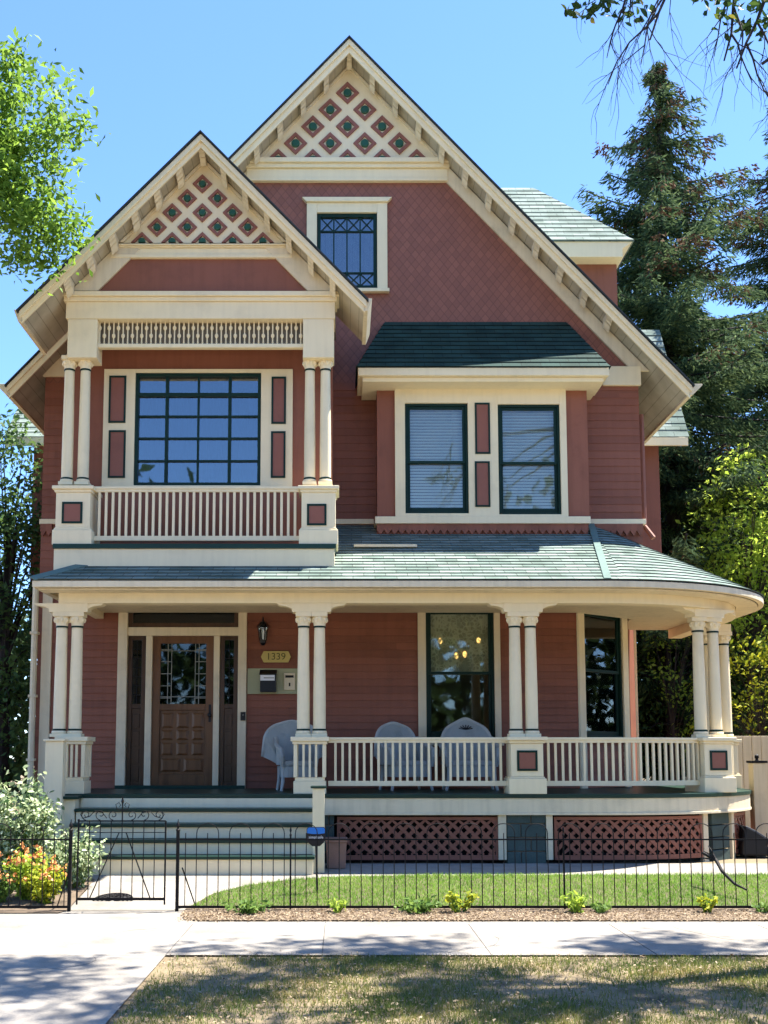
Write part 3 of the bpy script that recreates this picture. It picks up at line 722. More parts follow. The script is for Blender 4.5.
def soffit_mat():
    m, nt, N, L = nodes_of('soffit')
    out = N.new('ShaderNodeOutputMaterial'); b = N.new('ShaderNodeBsdfPrincipled'); L.new(b.outputs[0], out.inputs[0])
    tc = N.new('ShaderNodeTexCoord'); w = N.new('ShaderNodeTexWave'); w.bands_direction = 'X'; w.inputs['Scale'].default_value = 2.6; w.wave_profile = 'SAW'; w.inputs['Distortion'].default_value = .0
    L.new(tc.outputs['Object'], w.inputs['Vector'])
    r = N.new('ShaderNodeValToRGB'); c = Vector((.50, .44, .33))
    r.color_ramp.elements[0].color = (*(c*.35), 1); r.color_ramp.elements[1].position = .08; r.color_ramp.elements[1].color = (*c, 1)
    L.new(w.outputs['Fac'], r.inputs[0])
    n1 = N.new('ShaderNodeTexNoise'); n1.inputs['Scale'].default_value = 2.5; n1.inputs['Detail'].default_value = 6; L.new(tc.outputs['Object'], n1.inputs['Vector'])
    r1 = N.new('ShaderNodeValToRGB'); r1.color_ramp.elements[0].position = .3; r1.color_ramp.elements[0].color = (.72, .7, .68, 1); r1.color_ramp.elements[1].position = .6; L.new(n1.outputs[0], r1.inputs[0])
    mx = N.new('ShaderNodeMix'); mx.data_type = 'RGBA'; mx.blend_type = 'MULTIPLY'; mx.inputs[0].default_value = 1
    L.new(r.outputs[0], mx.inputs[6]); L.new(r1.outputs[0], mx.inputs[7]); L.new(mx.outputs[2], b.inputs['Base Color'])
    b.inputs['Roughness'].default_value = .7
    M['soffit'] = m
soffit_mat()
paint('hood_roof_edge', (.03, .04, .05), .8, .2, .2)
gable_roof(ridge_x, za_m.z, (half_m, half_m), m_slope, 1.7, 13.4, .15, W, gut=.2)
BY = .10                                         # balcony's face plane
ga = P(201, 135, -.35); ge = P(372, 313, -.35); ge_l = P(20, 306, -.35)
gcx = ga.x; ghalf = ((ge.x-gcx)+(gcx-ge_l.x))/2; gsl = (ga.z-(ge.z+ge_l.z)/2)/ghalf
gable_roof(gcx, ga.z, (gcx-ge_l.x-.02, ge.x-gcx-.10), gsl, -.35, 2.0, .13, BY, .95, .42, .10)

def rake_frieze(xc, za, slope, Y, z_lo, drop, width, zhi=None):
    """cream board lying on the gable wall just under the roof slab, both sides"""
    nrm = 1/math.sqrt(1+slope*slope); mb = MB(); z1 = za-drop/nrm; w_ = width/nrm
    for s in (-1, 1):
        hx = (z1-z_lo)/slope; hx2 = (z1-w_-z_lo)/slope
        zt_ = zhi if zhi else z1; h1 = (z1-zt_)/slope; h3 = max(0, (z1-w_-zt_)/slope); zin = zt_ if zhi else z1-w_
        mb = MB()
        mb.prism([(xc+s*h1, zt_), (xc+s*hx, z_lo), (xc+s*max(hx2, 0), z_lo), (xc+s*h3, zin)], Y-.050-.003*(s > 0), Y-.003)
        mb.build('rake_frieze', 'cream_old', H, bevel=.005)
ZBM, ZBL = P(348, 160, W-.05).z, P(200, 244, BY-.03).z
rake_frieze(ridge_x, za_m.z, m_slope, W, P(500, 372, W).z, .11, .20, ZBM)
rake_frieze(gcx, ga.z, gsl, BY, P(200, 292, BY).z, .10, .28, ZBL)
rake_frieze(ridge_x, za_m.z, m_slope, W-.03, ZBM+.01, .10, .04)
rake_frieze(gcx, ga.z, gsl, BY-.03, ZBL+.01, .10, .04)
def brackets(xc, za, slope, y0, ywall, first, step, n, drop, sides=(-1, 1)):
    """scrolled lookouts under the overhang"""
    nrm = 1/math.sqrt(1+slope*slope); L_ = (ywall-y0)*.62
    prof = [(0, 0), (1, 0), (1, -.32), (.88, -.36), (.72, -.30), (.58, -.20), (.40, -.22), (.30, -.16), (.12, -.14), (0, -.06)]
    for s in sides:
        for i in range(n):
            d = first+i*step
            if s > 0 and d == 0: continue
            x = xc+s*d*nrm; z = za-d*nrm*slope-drop/nrm
            mb = MB(); w_ = .042; vs = []
            for sx in (-1, 1):
                for p, q in prof:
                    vs.append((x+sx*w_, y0+.05+p*L_, z-(sx*w_*s*slope if d else abs(sx)*w_*slope*.0)+q*.44))
            n_ = len(prof)
            mb.add(vs, [tuple(range(n_)), tuple(range(2*n_-1, n_-1, -1))]+[(j+n_, (j+1) % n_+n_, (j+1) % n_, j) for j in range(n_)])
            mb.build('bracket', 'cream_old', H, bevel=.004)
brackets(ridge_x, za_m.z, m_slope, 1.7, W, 0, .56, 12, .10)
brackets(gcx, ga.z, gsl, -.35, BY, 0, .455, 7, .10)

def diamonds(Y, cells, halves, hd, zcut):
    for px, py in cells+halves:
        c = P(px, py, Y); half = (px, py) in halves; mb = MB()
        if not half:
            for k, (ou, iu, th, mi) in enumerate(((1.0, .62, .03, 0),)):
                o_ = [(c.x+hd*ou*dx, c.z+hd*ou*dz) for dx, dz in ((1, 0), (0, 1), (-1, 0), (0, -1))]; i_ = [(c.x+hd*iu*dx, c.z+hd*iu*dz) for dx, dz in ((1, 0), (0, 1), (-1, 0), (0, -1))]
                for q in range(4):
                    mb.prism([o_[q], o_[(q+1) % 4], i_[(q+1) % 4], i_[q]], Y-.03, Y+.003, 0)
            mb.lathe(0, 0, [(hd*.36, 0), (hd*.36, .03), (hd*.28, .042)], 14, 1); n = 42
            mb.v[-n:] = [(c.x+v[0], Y-v[2], c.z+v[1]) for v in mb.v[-n:]]
        else:
            z = zcut
            k = hd-(z-c.z) if z > c.z else hd
            tip = (c.x, c.z+hd); ti = (c.x, c.z+hd*.62); b1 = (c.x-(tip[1]-z), z); b2 = (c.x+(tip[1]-z), z); i1 = (c.x-max(.01, ti[1]-z), z); i2 = (c.x+max(.01, ti[1]-z), z)
            if tip[1]-z < .03: continue
            mb.prism([tip, b1, i1, ti], Y-.03, Y+.003, 0); mb.prism([tip, ti, i2, b2], Y-.0305, Y+.003, 0)
            if c.z+hd*.36 > z+.01:
                r_ = hd*.36; ang = math.asin(max(-1, min(1, (z-c.z)/r_)))
                mb.prism([(c.x+r_*math.cos(ang+(math.pi-2*ang)*q/8), c.z+r_*math.sin(ang+(math.pi-2*ang)*q/8)) for q in range(9)], Y-.035, Y+.003, 1)
        mb.build('diamond_ornament', ['burgundy_panel', 'disc_green'], H)
# left gable face
YG = BY-.03
zb = P(200, 243, YG).z
def tri_face(xc, za, slope, Y, zb, drop):
    nrm = 1/math.sqrt(1+slope*slope); z1 = za-drop/nrm; h = (z1-zb)/slope
    MBt = MB(); MBt.prism([(xc, z1), (xc-h, zb), (xc+h, zb)], Y, Y+.05); MBt.build('gable_field', 'cream', H)
tri_face(gcx, ga.z, gsl, YG, zb, .10)
sp = 15.1
cells = [(202.5+(k*2-r)*sp, 184.5+r*14.4) for r in range(4) for k in range(r+1)]
halves = [(202.5+(k*2-4)*sp, 184.5+4*14.4) for k in range(5)]
diamonds(YG, cells, halves, P(9.8, 200, YG).x-P(0, 200, YG).x, zb)
YM = W-.05
zbm = P(348, 159, YM).z
tri_face(ridge_x, za_m.z, m_slope, YM, zbm, .10)
cells = [(347.5+(k*2-r)*17.3, 93.5+r*16.8) for r in range(4) for k in range(r+1)]
halves = [(347.5+(k*2-4)*17.3, 93.5+4*16.8) for k in range(5)]
diamonds(YM, cells, halves, P(11.6, 120, YM).x-P(0, 120, YM).x, zbm)
# main gable belt: crown over flat board
def belt(pxl, pxr, ytop, ymid, ybot, Y, proj, name='gable_belt'):
    z0, z1, z2 = P(300, ybot, Y-proj*.4).z, P(300, ymid, Y-proj*.7).z, P(300, ytop, Y-proj).z; x0, x1 = P(pxl, ytop, Y).x, P(pxr, ytop, Y).x
    mb = MB(); mb.box(x0, x1, Y-proj*.4, Y+.05, z0, z1-.002)
    mb.box(x0-.03, x1+.03, Y-proj*.7, Y+.05, z1, z1+(z2-z1)*.45); mb.box(x0-.06, x1+.06, Y-proj, Y+.05, z1+(z2-z1)*.45+.002, z2)
    mb.box(x0, x1, Y-proj*.4-.02, Y-proj*.4-.001, z0, z0+.05)
    return mb.build(name, 'cream', H, bevel=.006)
belt(247, 447, 157, 167, 181, W, .16)
belt(112, 292, 243.5, 247, 258, BY, .10)

# ---- balcony front: wall over, entablature, columns, pedestals, rail
mb = MB()
gx0, gx1, gz0_, gz1_ = rect(66, 256, 334, 300, BY)
za_, hh = ga.z-.3, None
def lgx(z): h = (ga.z-.22-z)/gsl; return gcx-h, gcx+h
pz0, pz1 = P(200, 296, BY).z, P(200, 243, BY).z
a0, a1 = lgx(pz0); b0, b1 = lgx(pz1)
bl, br_ = P(64, 310, BY).x, P(337, 310, BY).x
mb.prism([(max(a0, bl), pz0), (min(a1, br_), pz0), (b1, pz1), (b0, pz1)], BY+.002, BY+.06); mb.build('gable_wall', 'burgundy', H)
def ent(px0, px1, py0, py1, Y, d, crown):
    x0, x1, z0, z1 = rect(px0, py0, px1, py1, Y); mb = MB(); zc = z1-crown
    mb.box(x0, x1, Y, Y+d, z0, zc-.002); mb.box(x0-.03, x1+.03, Y-.035, Y+d+.01, zc, zc+crown*.45); mb.box(x0-.06, x1+.06, Y-.075, Y+d+.02, zc+crown*.45+.002, z1)
    return mb, (x0, x1, z0, z1)
YB = BY-.02
mb, E = ent(66, 335, 293, 318.5, YB, .38, .13)
for a, b_ in ((67.5, 97), (303, 334)): px_box(mb, a, 319, b_, 357.5, YB+.01, .36)
px_box(mb, 97, 343.5, 303, 347.5, YB+.08, .10)
mb.build('entablature', 'cream', H, bevel=.006)
x0, x1, z0, z1 = rect(97, 319, 303, 343.5, YB+.1)
nsp = 44; sf = MB(); sf.box(x0, x1, YB+.18, YB+.19, z0, z1)  # backing sheet whose colour stands for the shaded gap behind the spindles
frz = sf.build('spindle_frieze', 'frieze_shade', H)
sm = MB(); hgt = z1-z0
def bead(k):
    q = .34 if k else .66
    return [(.011, 0), (.011, hgt*.06), (.018, hgt*.08), (.011, hgt*.1), (.010, hgt*(q-.10)), (.026, hgt*(q-.04)), (.026, hgt*(q+.04)), (.010, hgt*(q+.10)), (.011, hgt*.94), (.018, hgt*.97), (.011, hgt)]
protos = []
for k in range(2):
    o = MB().lathe(0, 0, bead(k), 8).build('spindle', 'cream', frz); protos.append(o)
for i in range(nsp):
    o = protos[i] if i < 2 else protos[i % 2].copy()
    if i >= 2: COL.objects.link(o); o.parent = frz
    o.location = (x0+(x1-x0)*(i+.5)/nsp, YB+.13, z0)

def column(x, y, z0, z1, r, parent=H, seg=18):
    h = z1-z0; caph = .20
    mb = MB(); mb.lathe(x, y, [(r*1.0, z0+.10), (r, z0+.12), (r*.985, z0+h*.35), (r*.86, z1-caph-.03), (r*.86, z1-caph)], seg)
    c = mb.build('column', 'cream', parent, smooth=False)
    for p in c.data.polygons: p.use_smooth = len(p.vertices) == 4
    b_ = MB(); s = r*1.22; b_.box(x-s, x+s, y-s, y+s, z0, z0+.045); b_.lathe(x, y, [(r*1.15, z0+.046), (r*1.2, z0+.065), (r*1.12, z0+.085)], seg); b_.lathe(x, y, [(r*1.08, z0+.086), (r*1.08, z0+.112)], seg, 1)
    b_.build('column_base', ['cream', 'green'], c)
    k = MB(); zc = z1-caph
    k.lathe(x, y, [(r*.97, zc-.012), (r*.97, zc+.012)], seg, 1)
    k.lathe(x, y, [(r*.92, zc+.013), (r*.98, zc+.05), (r*1.12, zc+.10), (r*1.22, zc+.125), (r*1.15, zc+.14)], seg)
    for j in range(8):                         # leaf curls round the bell
        a = math.pi*2*j/8+.2
        k.lathe(x+r*1.06*math.cos(a), y+r*1.06*math.sin(a), [(.012, zc+.06), (.027, zc+.09), (.022, zc+.125)], 6)
    s = r*1.24; k.box(x-s, x+s, y-s, y+s, zc+.141, z1)
    k.build('capital', ['cream', 'green'], c)
    return c
YC = YB+.20
for px in (68.2, 84.2, 309.8, 325.4):
    x = P(px, 430, YC).x; column(x, YC, P(px, 486, YC).z, P(px, 357.5, YC).z, .082)
def pedestal(px0, px1, ptop, pbot, Y, pan, rail=None):
    x0, x1, z0, z1 = rect(px0, ptop, px1, pbot, Y); mb = MB(); d = x1-x0; hgt = z1-z0
    mb.box(x0, x1, Y, Y+d, z0+hgt*.30, z1-.09); mb.box(x0-.035, x1+.035, Y-.035, Y+d+.035, z0, z0+hgt*.25)
    mb.prism([(x0-.034, z0+hgt*.25), (x1+.034, z0+hgt*.25), (x1, z0+hgt*.30), (x0, z0+hgt*.30)], Y-.012, Y+d+.01)
    mb.box(x0-.02, x1+.02, Y-.02, Y+d+.02, z1-.09, z1-.05); mb.box(x0-.05, x1+.05, Y-.05, Y+d+.05, z1-.05, z1)
    o = mb.build('pedestal', 'cream', H, bevel=.007)
    p0, p1, q0, q1 = rect(*pan, Y); pm = MB(); frame_mb(pm, p0, p1, q0, q1, Y-.014, Y-.001, .03, 0); pm.box(p0+.03, p1-.03, Y-.008, Y-.001, q0+.03, q1-.03, 1)
    pm.build('square_panel', ['green', 'burgundy_panel'], o)
    return x0, x1, z0, z1
pl = pedestal(55.5, 90, 486, 545, BY-.05, (62, 502, 82.5, 523.5))
pr = pedestal(301.5, 335.5, 486, 545, BY-.05, (307, 504, 326.5, 525.5))
def railing(path, z0, z1, spacing, w=.026, skip_ends=.05, rw=.075):
    """path: list of (x,y); square balusters between a moulded top rail and a bottom rail"""
    pts = [Vector((p[0], p[1], 0)) for p in path]
    seg = [(b_-a).length for a, b_ in zip(pts, pts[1:])]; T = sum(seg)
    def at(s):
        for i, l_ in enumerate(seg):
            if s <= l_ or i == len(seg)-1: return pts[i].lerp(pts[i+1], s/l_), math.atan2(pts[i+1].y-pts[i].y, pts[i+1].x-pts[i].x)
            s -= l_
    def offs(d):
        o = []
        for i, p in enumerate(pts):
            t_ = (pts[min(i+1, len(pts)-1)]-pts[max(i-1, 0)]).normalized(); o.append((p.x-t_.y*d, p.y+t_.x*d))
        return o
    mb = MB(); mb.wallstrip(None, offs(-rw/2), offs(rw/2), z1-.035, z1); mb.wallstrip(None, offs(-rw*.3), offs(rw*.3), z1-.075, z1-.036); mb.wallstrip(None, offs(-rw*.35), offs(rw*.35), z0, z0+.07)
    o = mb.build('railing', 'cream', H, bevel=.004)
    n = max(2, round((T-2*skip_ends)/spacing)); proto = None
    for i in range(n):
        p, a = at(skip_ends+(T-2*skip_ends)*(i+.5)/n)
        if proto is None:
            proto = MB().box(-w/2, w/2, -w/2, w/2, 0, z1-.076-z0-.07).build('baluster', 'cream', o, bevel=.003); b_ = proto
        else:
            b_ = proto.copy(); COL.objects.link(b_); b_.parent = o
        b_.location = (p.x, p.y, z0+.07); b_.rotation_euler.z = a
    return o
yr = BY+.10
railing([(pl[1], yr), (pr[0], yr)], P(200, 541, yr).z, P(200, 487, yr).z, .098, w=.036)
# balcony floor edge + deck fascia + soffit
x0, x1, z0, z1 = rect(53.5, 548.5, 334.5, 575, BY-.08)
mb = MB(); mb.box(x0, x1, BY-.08, W-.05, z0, z1); mb.build('balcony_fascia', 'cream', H, bevel=.008)
x0, x1, z2, z3 = rect(52.5, 544, 336, 548.3, BY-.11); mb = MB(); mb.box(x0, x1, BY-.11, W-.06, z1+.001, z3+.004); mb.build('balcony_floor', 'deck_green', H)
# balcony's back wall with the broad window, side walls, ceiling
YW = .85
bw = rect(135, 373.5, 261, 486, YW)
x0, x1, z0, z1 = rect(70, 316, 331, 548, YW)
mb = MB(); burg_wall_holes(mb, x0-.02, x1+.02, z0, z1+.3, YW, YW+.12, [bw]); mb.box(x0-.02, x0+.1, YW+.122, W-.02, z0, z1+.3); mb.box(x1-.1, x1+.02, YW+.122, W-.02, z0, z1+.3)
mb.build('balcony_wall', 'burgundy', H)
mb = MB(); mb.box(E[0], E[1], YB+.385, YW-.002, E[2]+.1, E[2]+.14); mb.build('balcony_ceiling', 'cream_old', H)
cx0, cx1, cz0, cz1 = rect(103, 369, 292.5, 487, YW-.04)
cs = MB(); burg_wall_holes(cs, cx0, cx1, cz0-.06, cz1, YW-.045, YW-.002, [bw]); cs.build('window_casing', 'cream', H, bevel=.004)
panel((109, 376, 126, 423), YW-.045); panel((108.5, 430.5, 125.5, 478), YW-.045); panel((271.5, 377, 286, 424), YW-.045); panel((271, 431.5, 285.5, 478), YW-.045)
x0, x1, z0, z1 = bw; mb = MB(); frame_mb(mb, x0, x1, z0, z1, YW-.02, YW+.08, .05)
zr = [z0+(z1-z0)*(1-(q-373.5)/(486-373.5)) for q in (395, 416.5, 438.5, 461)]
f = mb.build('window', 'green', H, bevel=.004)
g = MB(); g.box(x0+.04, x1-.04, YW+.035, YW+.039, z0+.04, z1-.04); g.build('pane', 'glass_sky', f)
l = MB()
for k in (1, 3): x = x0+(x1-x0)*k/4; l.box(x-.022, x+.022, YW-.005, YW+.03, z0+.05, z1-.05)
x = x0+(x1-x0)*.5; l.box(x-.014, x+.014, YW+.0, YW+.0295, z0+.05, z1-.05)
for i, z in enumerate(zr): hh = .028 if i == 0 else .014; l.box(x0+.05, x1-.05, YW+.003-(.012 if i == 0 else 0), YW+.029, z-hh, z+hh)
l.build('muntins', 'green', f)
mb = MB()
for i in range(24):
    u0, u1 = i/24, (i+1)/24
    mb.add([(x0+(x1-x0)*u0, YW+.45+.05*(i % 2), z0), (x0+(x1-x0)*u1, YW+.45+.05*((i+1) % 2), z0), (x0+(x1-x0)*u1, YW+.45+.05*((i+1) % 2), z1), (x0+(x1-x0)*u0, YW+.45+.05*(i % 2), z1)], [(0, 1, 2, 3)])
mb.build('curtain', 'curtain_blue', f)
# cream frieze blocks where the main wall meets the eaves
for q in ((603, 366, 641, 385), (43, 357, 66, 376)):
    mb = MB(); px_box(mb, *q, W-.072, .066); mb.build('wall_frieze', 'cream', H, bevel=.006)

# ---- porch
EX, EYC = 3.6, 2.2
def ell(th, k): return (EX+(2.95-k)*math.sin(th), EYC-(2.7-k)*math.cos(th))
def path(k, x0, yend=4.6, n=26, th0=0, th1=math.pi/2):
    return [(x0, EYC-(2.7-k)), ((x0+EX)/2, EYC-(2.7-k))]+[ell(th0+(th1-th0)*i/n, k) for i in range(n+1)]+[(EX+2.95-k, yend)]
PXL = P(57, 790, 0).x
zE = P(300, 580, -.5).z; zTop = P(420, 524, W).z
EXL = P(35, 580, -.5).x
def inner(k, x0): return path(k, x0)
# deck
mb = MB(); mb.slab(path(.25, PXL)+[(XR, 4.6), (XR, 3.0), (CHX, W), (PXL, W)], zF-.055, zF); mb.build('porch_floor', 'deck_green', H, bevel=.006)
p0, p1 = path(.27, PXL+.02), path(.33, PXL+.02)
zs0, zs1 = P(420, 815, -.2).z, zF-.056
mb = MB(); mb.wallstrip(None, p0, p1, zs0, zs1); mb.wallstrip(None, path(.255, PXL+.02), path(.268, PXL+.02), zs0-.0, zs0+.035)
mb.box(PXL+.021, PXL+.08, -.168, W-.05, .3, zs1-.001); mb.build('porch_skirt', 'cream_old', H, bevel=.005)
# stone piers, lattice panels
def lattice(path_pts, z0, z1, step=.15, sw=.05):
    """two crossing layers of flat strips along a path (list of xy), with frame and dark backing"""
    pts = [Vector((p[0], p[1], 0)) for p in path_pts]; seg = [(b_-a).length for a, b_ in zip(pts, pts[1:])]; T = sum(seg); h = z1-z0
    def at(s, off):
        s = max(0, min(T, s))
        for i, l_ in enumerate(seg):
            if s <= l_+1e-9 or i == len(seg)-1:
                d = (pts[i+1]-pts[i]).normalized(); p = pts[i].lerp(pts[i+1], s/l_); return p+Vector((d.y, -d.x, 0))*off
            s -= l_
    mb = MB(); n = int((T+h)/step)+1
    for layer, off in ((0, .006), (1, .018)):
        for i in range(-1, n+1):
            s0 = i*step-(h if layer == 0 else 0); s1 = s0+h
            za, zb_ = (z0, z1) if layer == 0 else (z1, z0)
            sa, sb, a_, b_ = s0, s1, za, zb_
            if sa < 0: a_ = za+(zb_-za)*(0-sa)/(s1-s0); sa = 0
            if sb > T: b_ = za+(zb_-za)*(T-s0)/(s1-s0); sb = T
            if sb-sa < .02: continue
            K = 4; q = sw*.7
            for k in range(K):
                u0, u1 = sa+(sb-sa)*k/K, sa+(sb-sa)*(k+1)/K; v0, v1 = a_+(b_-a_)*k/K, a_+(b_-a_)*(k+1)/K
                A, B = at(u0, off), at(u1, off); A2, B2 = at(u0, off+.011), at(u1, off+.011)
                cl_ = lambda z: max(z0, min(z1, z))
                vs = [(A2.x, A2.y, cl_(v0-q)), (B2.x, B2.y, cl_(v1-q)), (B2.x, B2.y, cl_(v1+q)), (A2.x, A2.y, cl_(v0+q)), (A.x, A.y, cl_(v0-q)), (B.x, B.y, cl_(v1-q)), (B.x, B.y, cl_(v1+q)), (A.x, A.y, cl_(v0+q))]
                mb.add(vs, [(0, 1, 2, 3), (0, 4, 5, 1), (3, 2, 6, 7)])
    o = mb.build('lattice_panel', 'burgundy_panel', H)
    fr = MB()
    for zz0, zz1 in ((z0-.05, z0+.012), (z1-.012, z1+.03)):
        o0 = [tuple(at(T*i/12, .034).xy) for i in range(13)]; o1 = [tuple(at(T*i/12, .004).xy) for i in range(13)]
        fr.wallstrip(None, o0, o1, zz0, zz1)
    for s in (0, T-.035):
        o0 = [tuple(at(s, .035).xy), tuple(at(s+.035, .035).xy)]; o1 = [tuple(at(s, .005).xy), tuple(at(s+.035, .005).xy)]
        fr.wallstrip(None, o0, o1, z0+.013, z1-.013)
    fr.build('lattice_frame', 'burgundy_panel', o)
    return o
YL = -.12; zl0, zl1 = P(420, 856, YL).z, P(420, 819, YL).z
lattice([(P(337, 838, YL).x, YL), (P(498, 838, YL).x, YL)], zl0, zl1)
xl2 = P(554, 838, YL).x
th1 = R(33)
lattice([(xl2, EYC-2.32)]+[ell(th1*i/8, .38) for i in range(9)], zl0, zl1)
lattice([ell(R(52)+R(36)*i/8, .38) for i in range(9)], zl0, zl1)
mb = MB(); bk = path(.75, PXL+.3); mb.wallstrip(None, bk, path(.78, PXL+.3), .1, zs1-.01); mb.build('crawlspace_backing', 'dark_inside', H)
def pier(pts_px, Y):
    x0, x1, z0, z1 = rect(*pts_px, Y); mb = MB(); n = 4; z0 = gz(Y)-.02
    for i in range(n):
        a, b_ = z0+(z1-z0)*i/n+.006, z0+(z1-z0)*(i+1)/n-.006
        cut = x0+(x1-x0)*(.62 if i % 2 else .36)
        mb.box(x0, cut-.006, Y+.004*(i % 2), Y+.3, a, b_); mb.box(cut+.006, x1, Y+.003, Y+.3, a, b_)
    mb.box(x0+.01, x1-.01, Y+.02, Y+.29, z0, z1-.001, 1)
    return mb.build('stone_pier', ['stone', 'soil'], H, bevel=.012)
pier((507, 810, 546, 862), -.19); pier((320, 812, 334, 862), -.19)
q = ell(R(43), .36); mb = MB()
for i in range(4):
    z0 = .2+(zs0-.2)*i/4; mb.box(-.24, .24, -.0, .3, z0+.006, .2+(zs0-.2)*(i+1)/4-.006)
o = mb.build('stone_pier', 'stone', H, bevel=.012); o.location = (q[0], q[1], 0); o.rotation_euler.z = R(43)
for a, b_ in ((498.5, 506.5), (546.5, 553)):
    mb = MB(); px_box(mb, a, 814, b_, 860, -.20, .06); mb.build('skirt_post', 'cream_old', H, bevel=.004)
for th in (R(34.5), R(50.5)):
    q = ell(th, .36); mb = MB(); mb.box(-.05, .05, -.02, .05, .2, zs0-.002); o = mb.build('skirt_post', 'cream_old', H, bevel=.004); o.location = (q[0], q[1], 0); o.rotation_euler.z = th
# steps
ns = 5; rise = .185; run = .245
sx0, sx1 = P(70, 830, -.8).x, P(314, 830, -.8).x
for k in range(ns):
    zt_ = zF-rise*k; yf = -.25-run*k
    mb = MB()
    if k: mb.box(sx0-.02, sx1+.02, yf-.03, yf+run-.001, zt_-.04, zt_, 1)
    mb.box(sx0, sx1, yf+.0+(.004 if k == 0 else 0), yf+run-.005+(.2 if k == 0 else 0), zt_-rise+.001 if k < ns-1 else gz(yf)-.02, zt_-.042-(.015 if k == 0 else 0), 0)
    mb.build('step', ['cream', 'deck_green'], H, bevel=.005)
# stair newels: plain square posts in front of the porch, with low green caps
for px0, px1, pt, pb, Y, nm in ((312.5, 324.5, 786, 846, -1.05, 0), (44, 62, 739, 845, -.62, 1)):
    x0, x1, z0, z1 = rect(px0, pt, px1, pb, Y); mb = MB(); d = .17; mb.box(x0, x1, Y, Y+d, gz(Y)-.02, z1-.03)
    mb.box(x0-.025, x1+.025, Y-.025, Y+d+.025, z1-.029, z1, 1 if not nm else 0)
    mb.build('newel_post', ['cream', 'deck_green'], H, bevel=.006)
mb = MB(); x0 = sx0-.17; mb.prism([(x0-.0, .2), (x0+.15, .2), (x0+.15, zF-.06), (x0-.0, zF-.06)], -.5, -.26); mb.box(x0-.1, x0+.2, -.56, -.255, zF-.058, zF-.02, 1)
mb.build('stair_cheek', ['cream', 'deck_green'], H, bevel=.006)
# column pairs
zc0, zc1 = P(420, 737, 0).z, P(420, 613, 0).z
pairs = [(60.8, 76.2), (303.5, 319.5), (515.2, 531)]
for a, b_ in pairs:
    for p_ in (a, b_): column(P(p_, 675, 0).x, 0, zc0, zc1, .088)
# balustered pedestal boxes at the entry, solid one further right
def bal_box(px0, px1, Y0=-.2, d=.42):
    x0, x1, _, _ = rect(px0, 737, px1, 790, Y0); mb = MB()
    mb.box(x0-.04, x1+.04, Y0-.04, Y0+d+.04, zc0-.06, zc0); mb.box(x0-.015, x1+.015, Y0-.015, Y0+d+.015, zc0-.10, zc0-.061)
    mb.box(x0, x1, Y0, Y0+d, zF, zF+.17); mb.box(x0+.02, x1-.02, Y0+.02, Y0+d-.02, zF+.171, zF+.22)
    for x in (x0, x1-.05):
        for y in (Y0, Y0+d-.05): mb.box(x, x+.05, y, y+.05, zF+.221, zc0-.101)
    o = mb.build('railing', 'cream', H, bevel=.005)
    n = 3; proto = None
    for side in range(3):
        for i in range(n):
            t_ = (i+1)/(n+1)
            if side == 0: l_ = (x0+.05+(x1-x0-.1)*t_, Y0+.025)
            elif side == 1: l_ = (x0+.025, Y0+.05+(d-.1)*t_)
            else: l_ = (x1-.025, Y0+.05+(d-.1)*t_)
            if proto is None: proto = b2 = MB().box(-.016, .016, -.016, .016, 0, zc0-.102-zF-.222).build('baluster', 'cream', o, bevel=.003)
            else: b2 = proto.copy(); COL.objects.link(b2); b2.parent = o
            b2.location = (*l_, zF+.221)
bal_box(57.5, 84.5); bal_box(293.5, 326)
def porch_ped(x, y, rz, w=.44):
    h = zc0-zF; mb = MB(); k = w/2
    mb.box(-k, k, -k, k, zF+h*.30, zc0-.09); mb.box(-k-.035, k+.035, -k-.035, k+.035, zF, zF+h*.27); mb.box(-k-.015, k+.015, -k-.015, k+.015, zF+h*.27+.001, zF+h*.30-.001)
    mb.box(-k-.02, k+.02, -k-.02, k+.02, zc0-.089, zc0-.051); mb.box(-k-.055, k+.055, -k-.055, k+.055, zc0-.05, zc0)
    o = mb.build('pedestal', 'cream', H, bevel=.007); o.location = (x, y, 0); o.rotation_euler.z = rz
    pm = MB(); q0, q1 = zF+h*.40, zF+h*.76; s = (q1-q0)/2; frame_mb(pm, -s, s, q0, q1, -k-.014, -k-.001, .03, 0); pm.box(-s+.03, s-.03, -k-.008, -k-.001, q0+.03, q1-.03, 1)
    pm.build('square_panel', ['green', 'burgundy_panel'], o)
c3 = (P(515.2, 675, 0).x+P(531, 675, 0).x)/2
porch_ped(c3, 0, 0)
thA, thB = R(43), R(93)
pA, pB = ell(thA, .5), (ell(R(90), .5)[0], 2.45)
porch_ped(*pA, thA*.35); porch_ped(*pB, 0)
for s in (-1, 1):
    column(pA[0]+s*.125, pA[1]+s*.05, zc0, zc1, .088); column(pB[0]+s*.13, pB[1], zc0, zc1, .088)
# porch rails
c2x = P(319, 675, 0).x
zr0, zr1 = zF+.10, zc0-.005
railing([(c2x+.13, 0), (c3-.23, 0)], zr0, zr1, .098, w=.034)
railing([(c3+.23, 0), (EX, 0)]+[ell(thA*.9*i/8, .5) for i in range(1, 9)], zr0, zr1, .098, w=.034)
railing([ell(thA*1.12+(R(84)-thA*1.12)*i/6, .5) for i in range(7)], zr0, zr1, .11, w=.034)
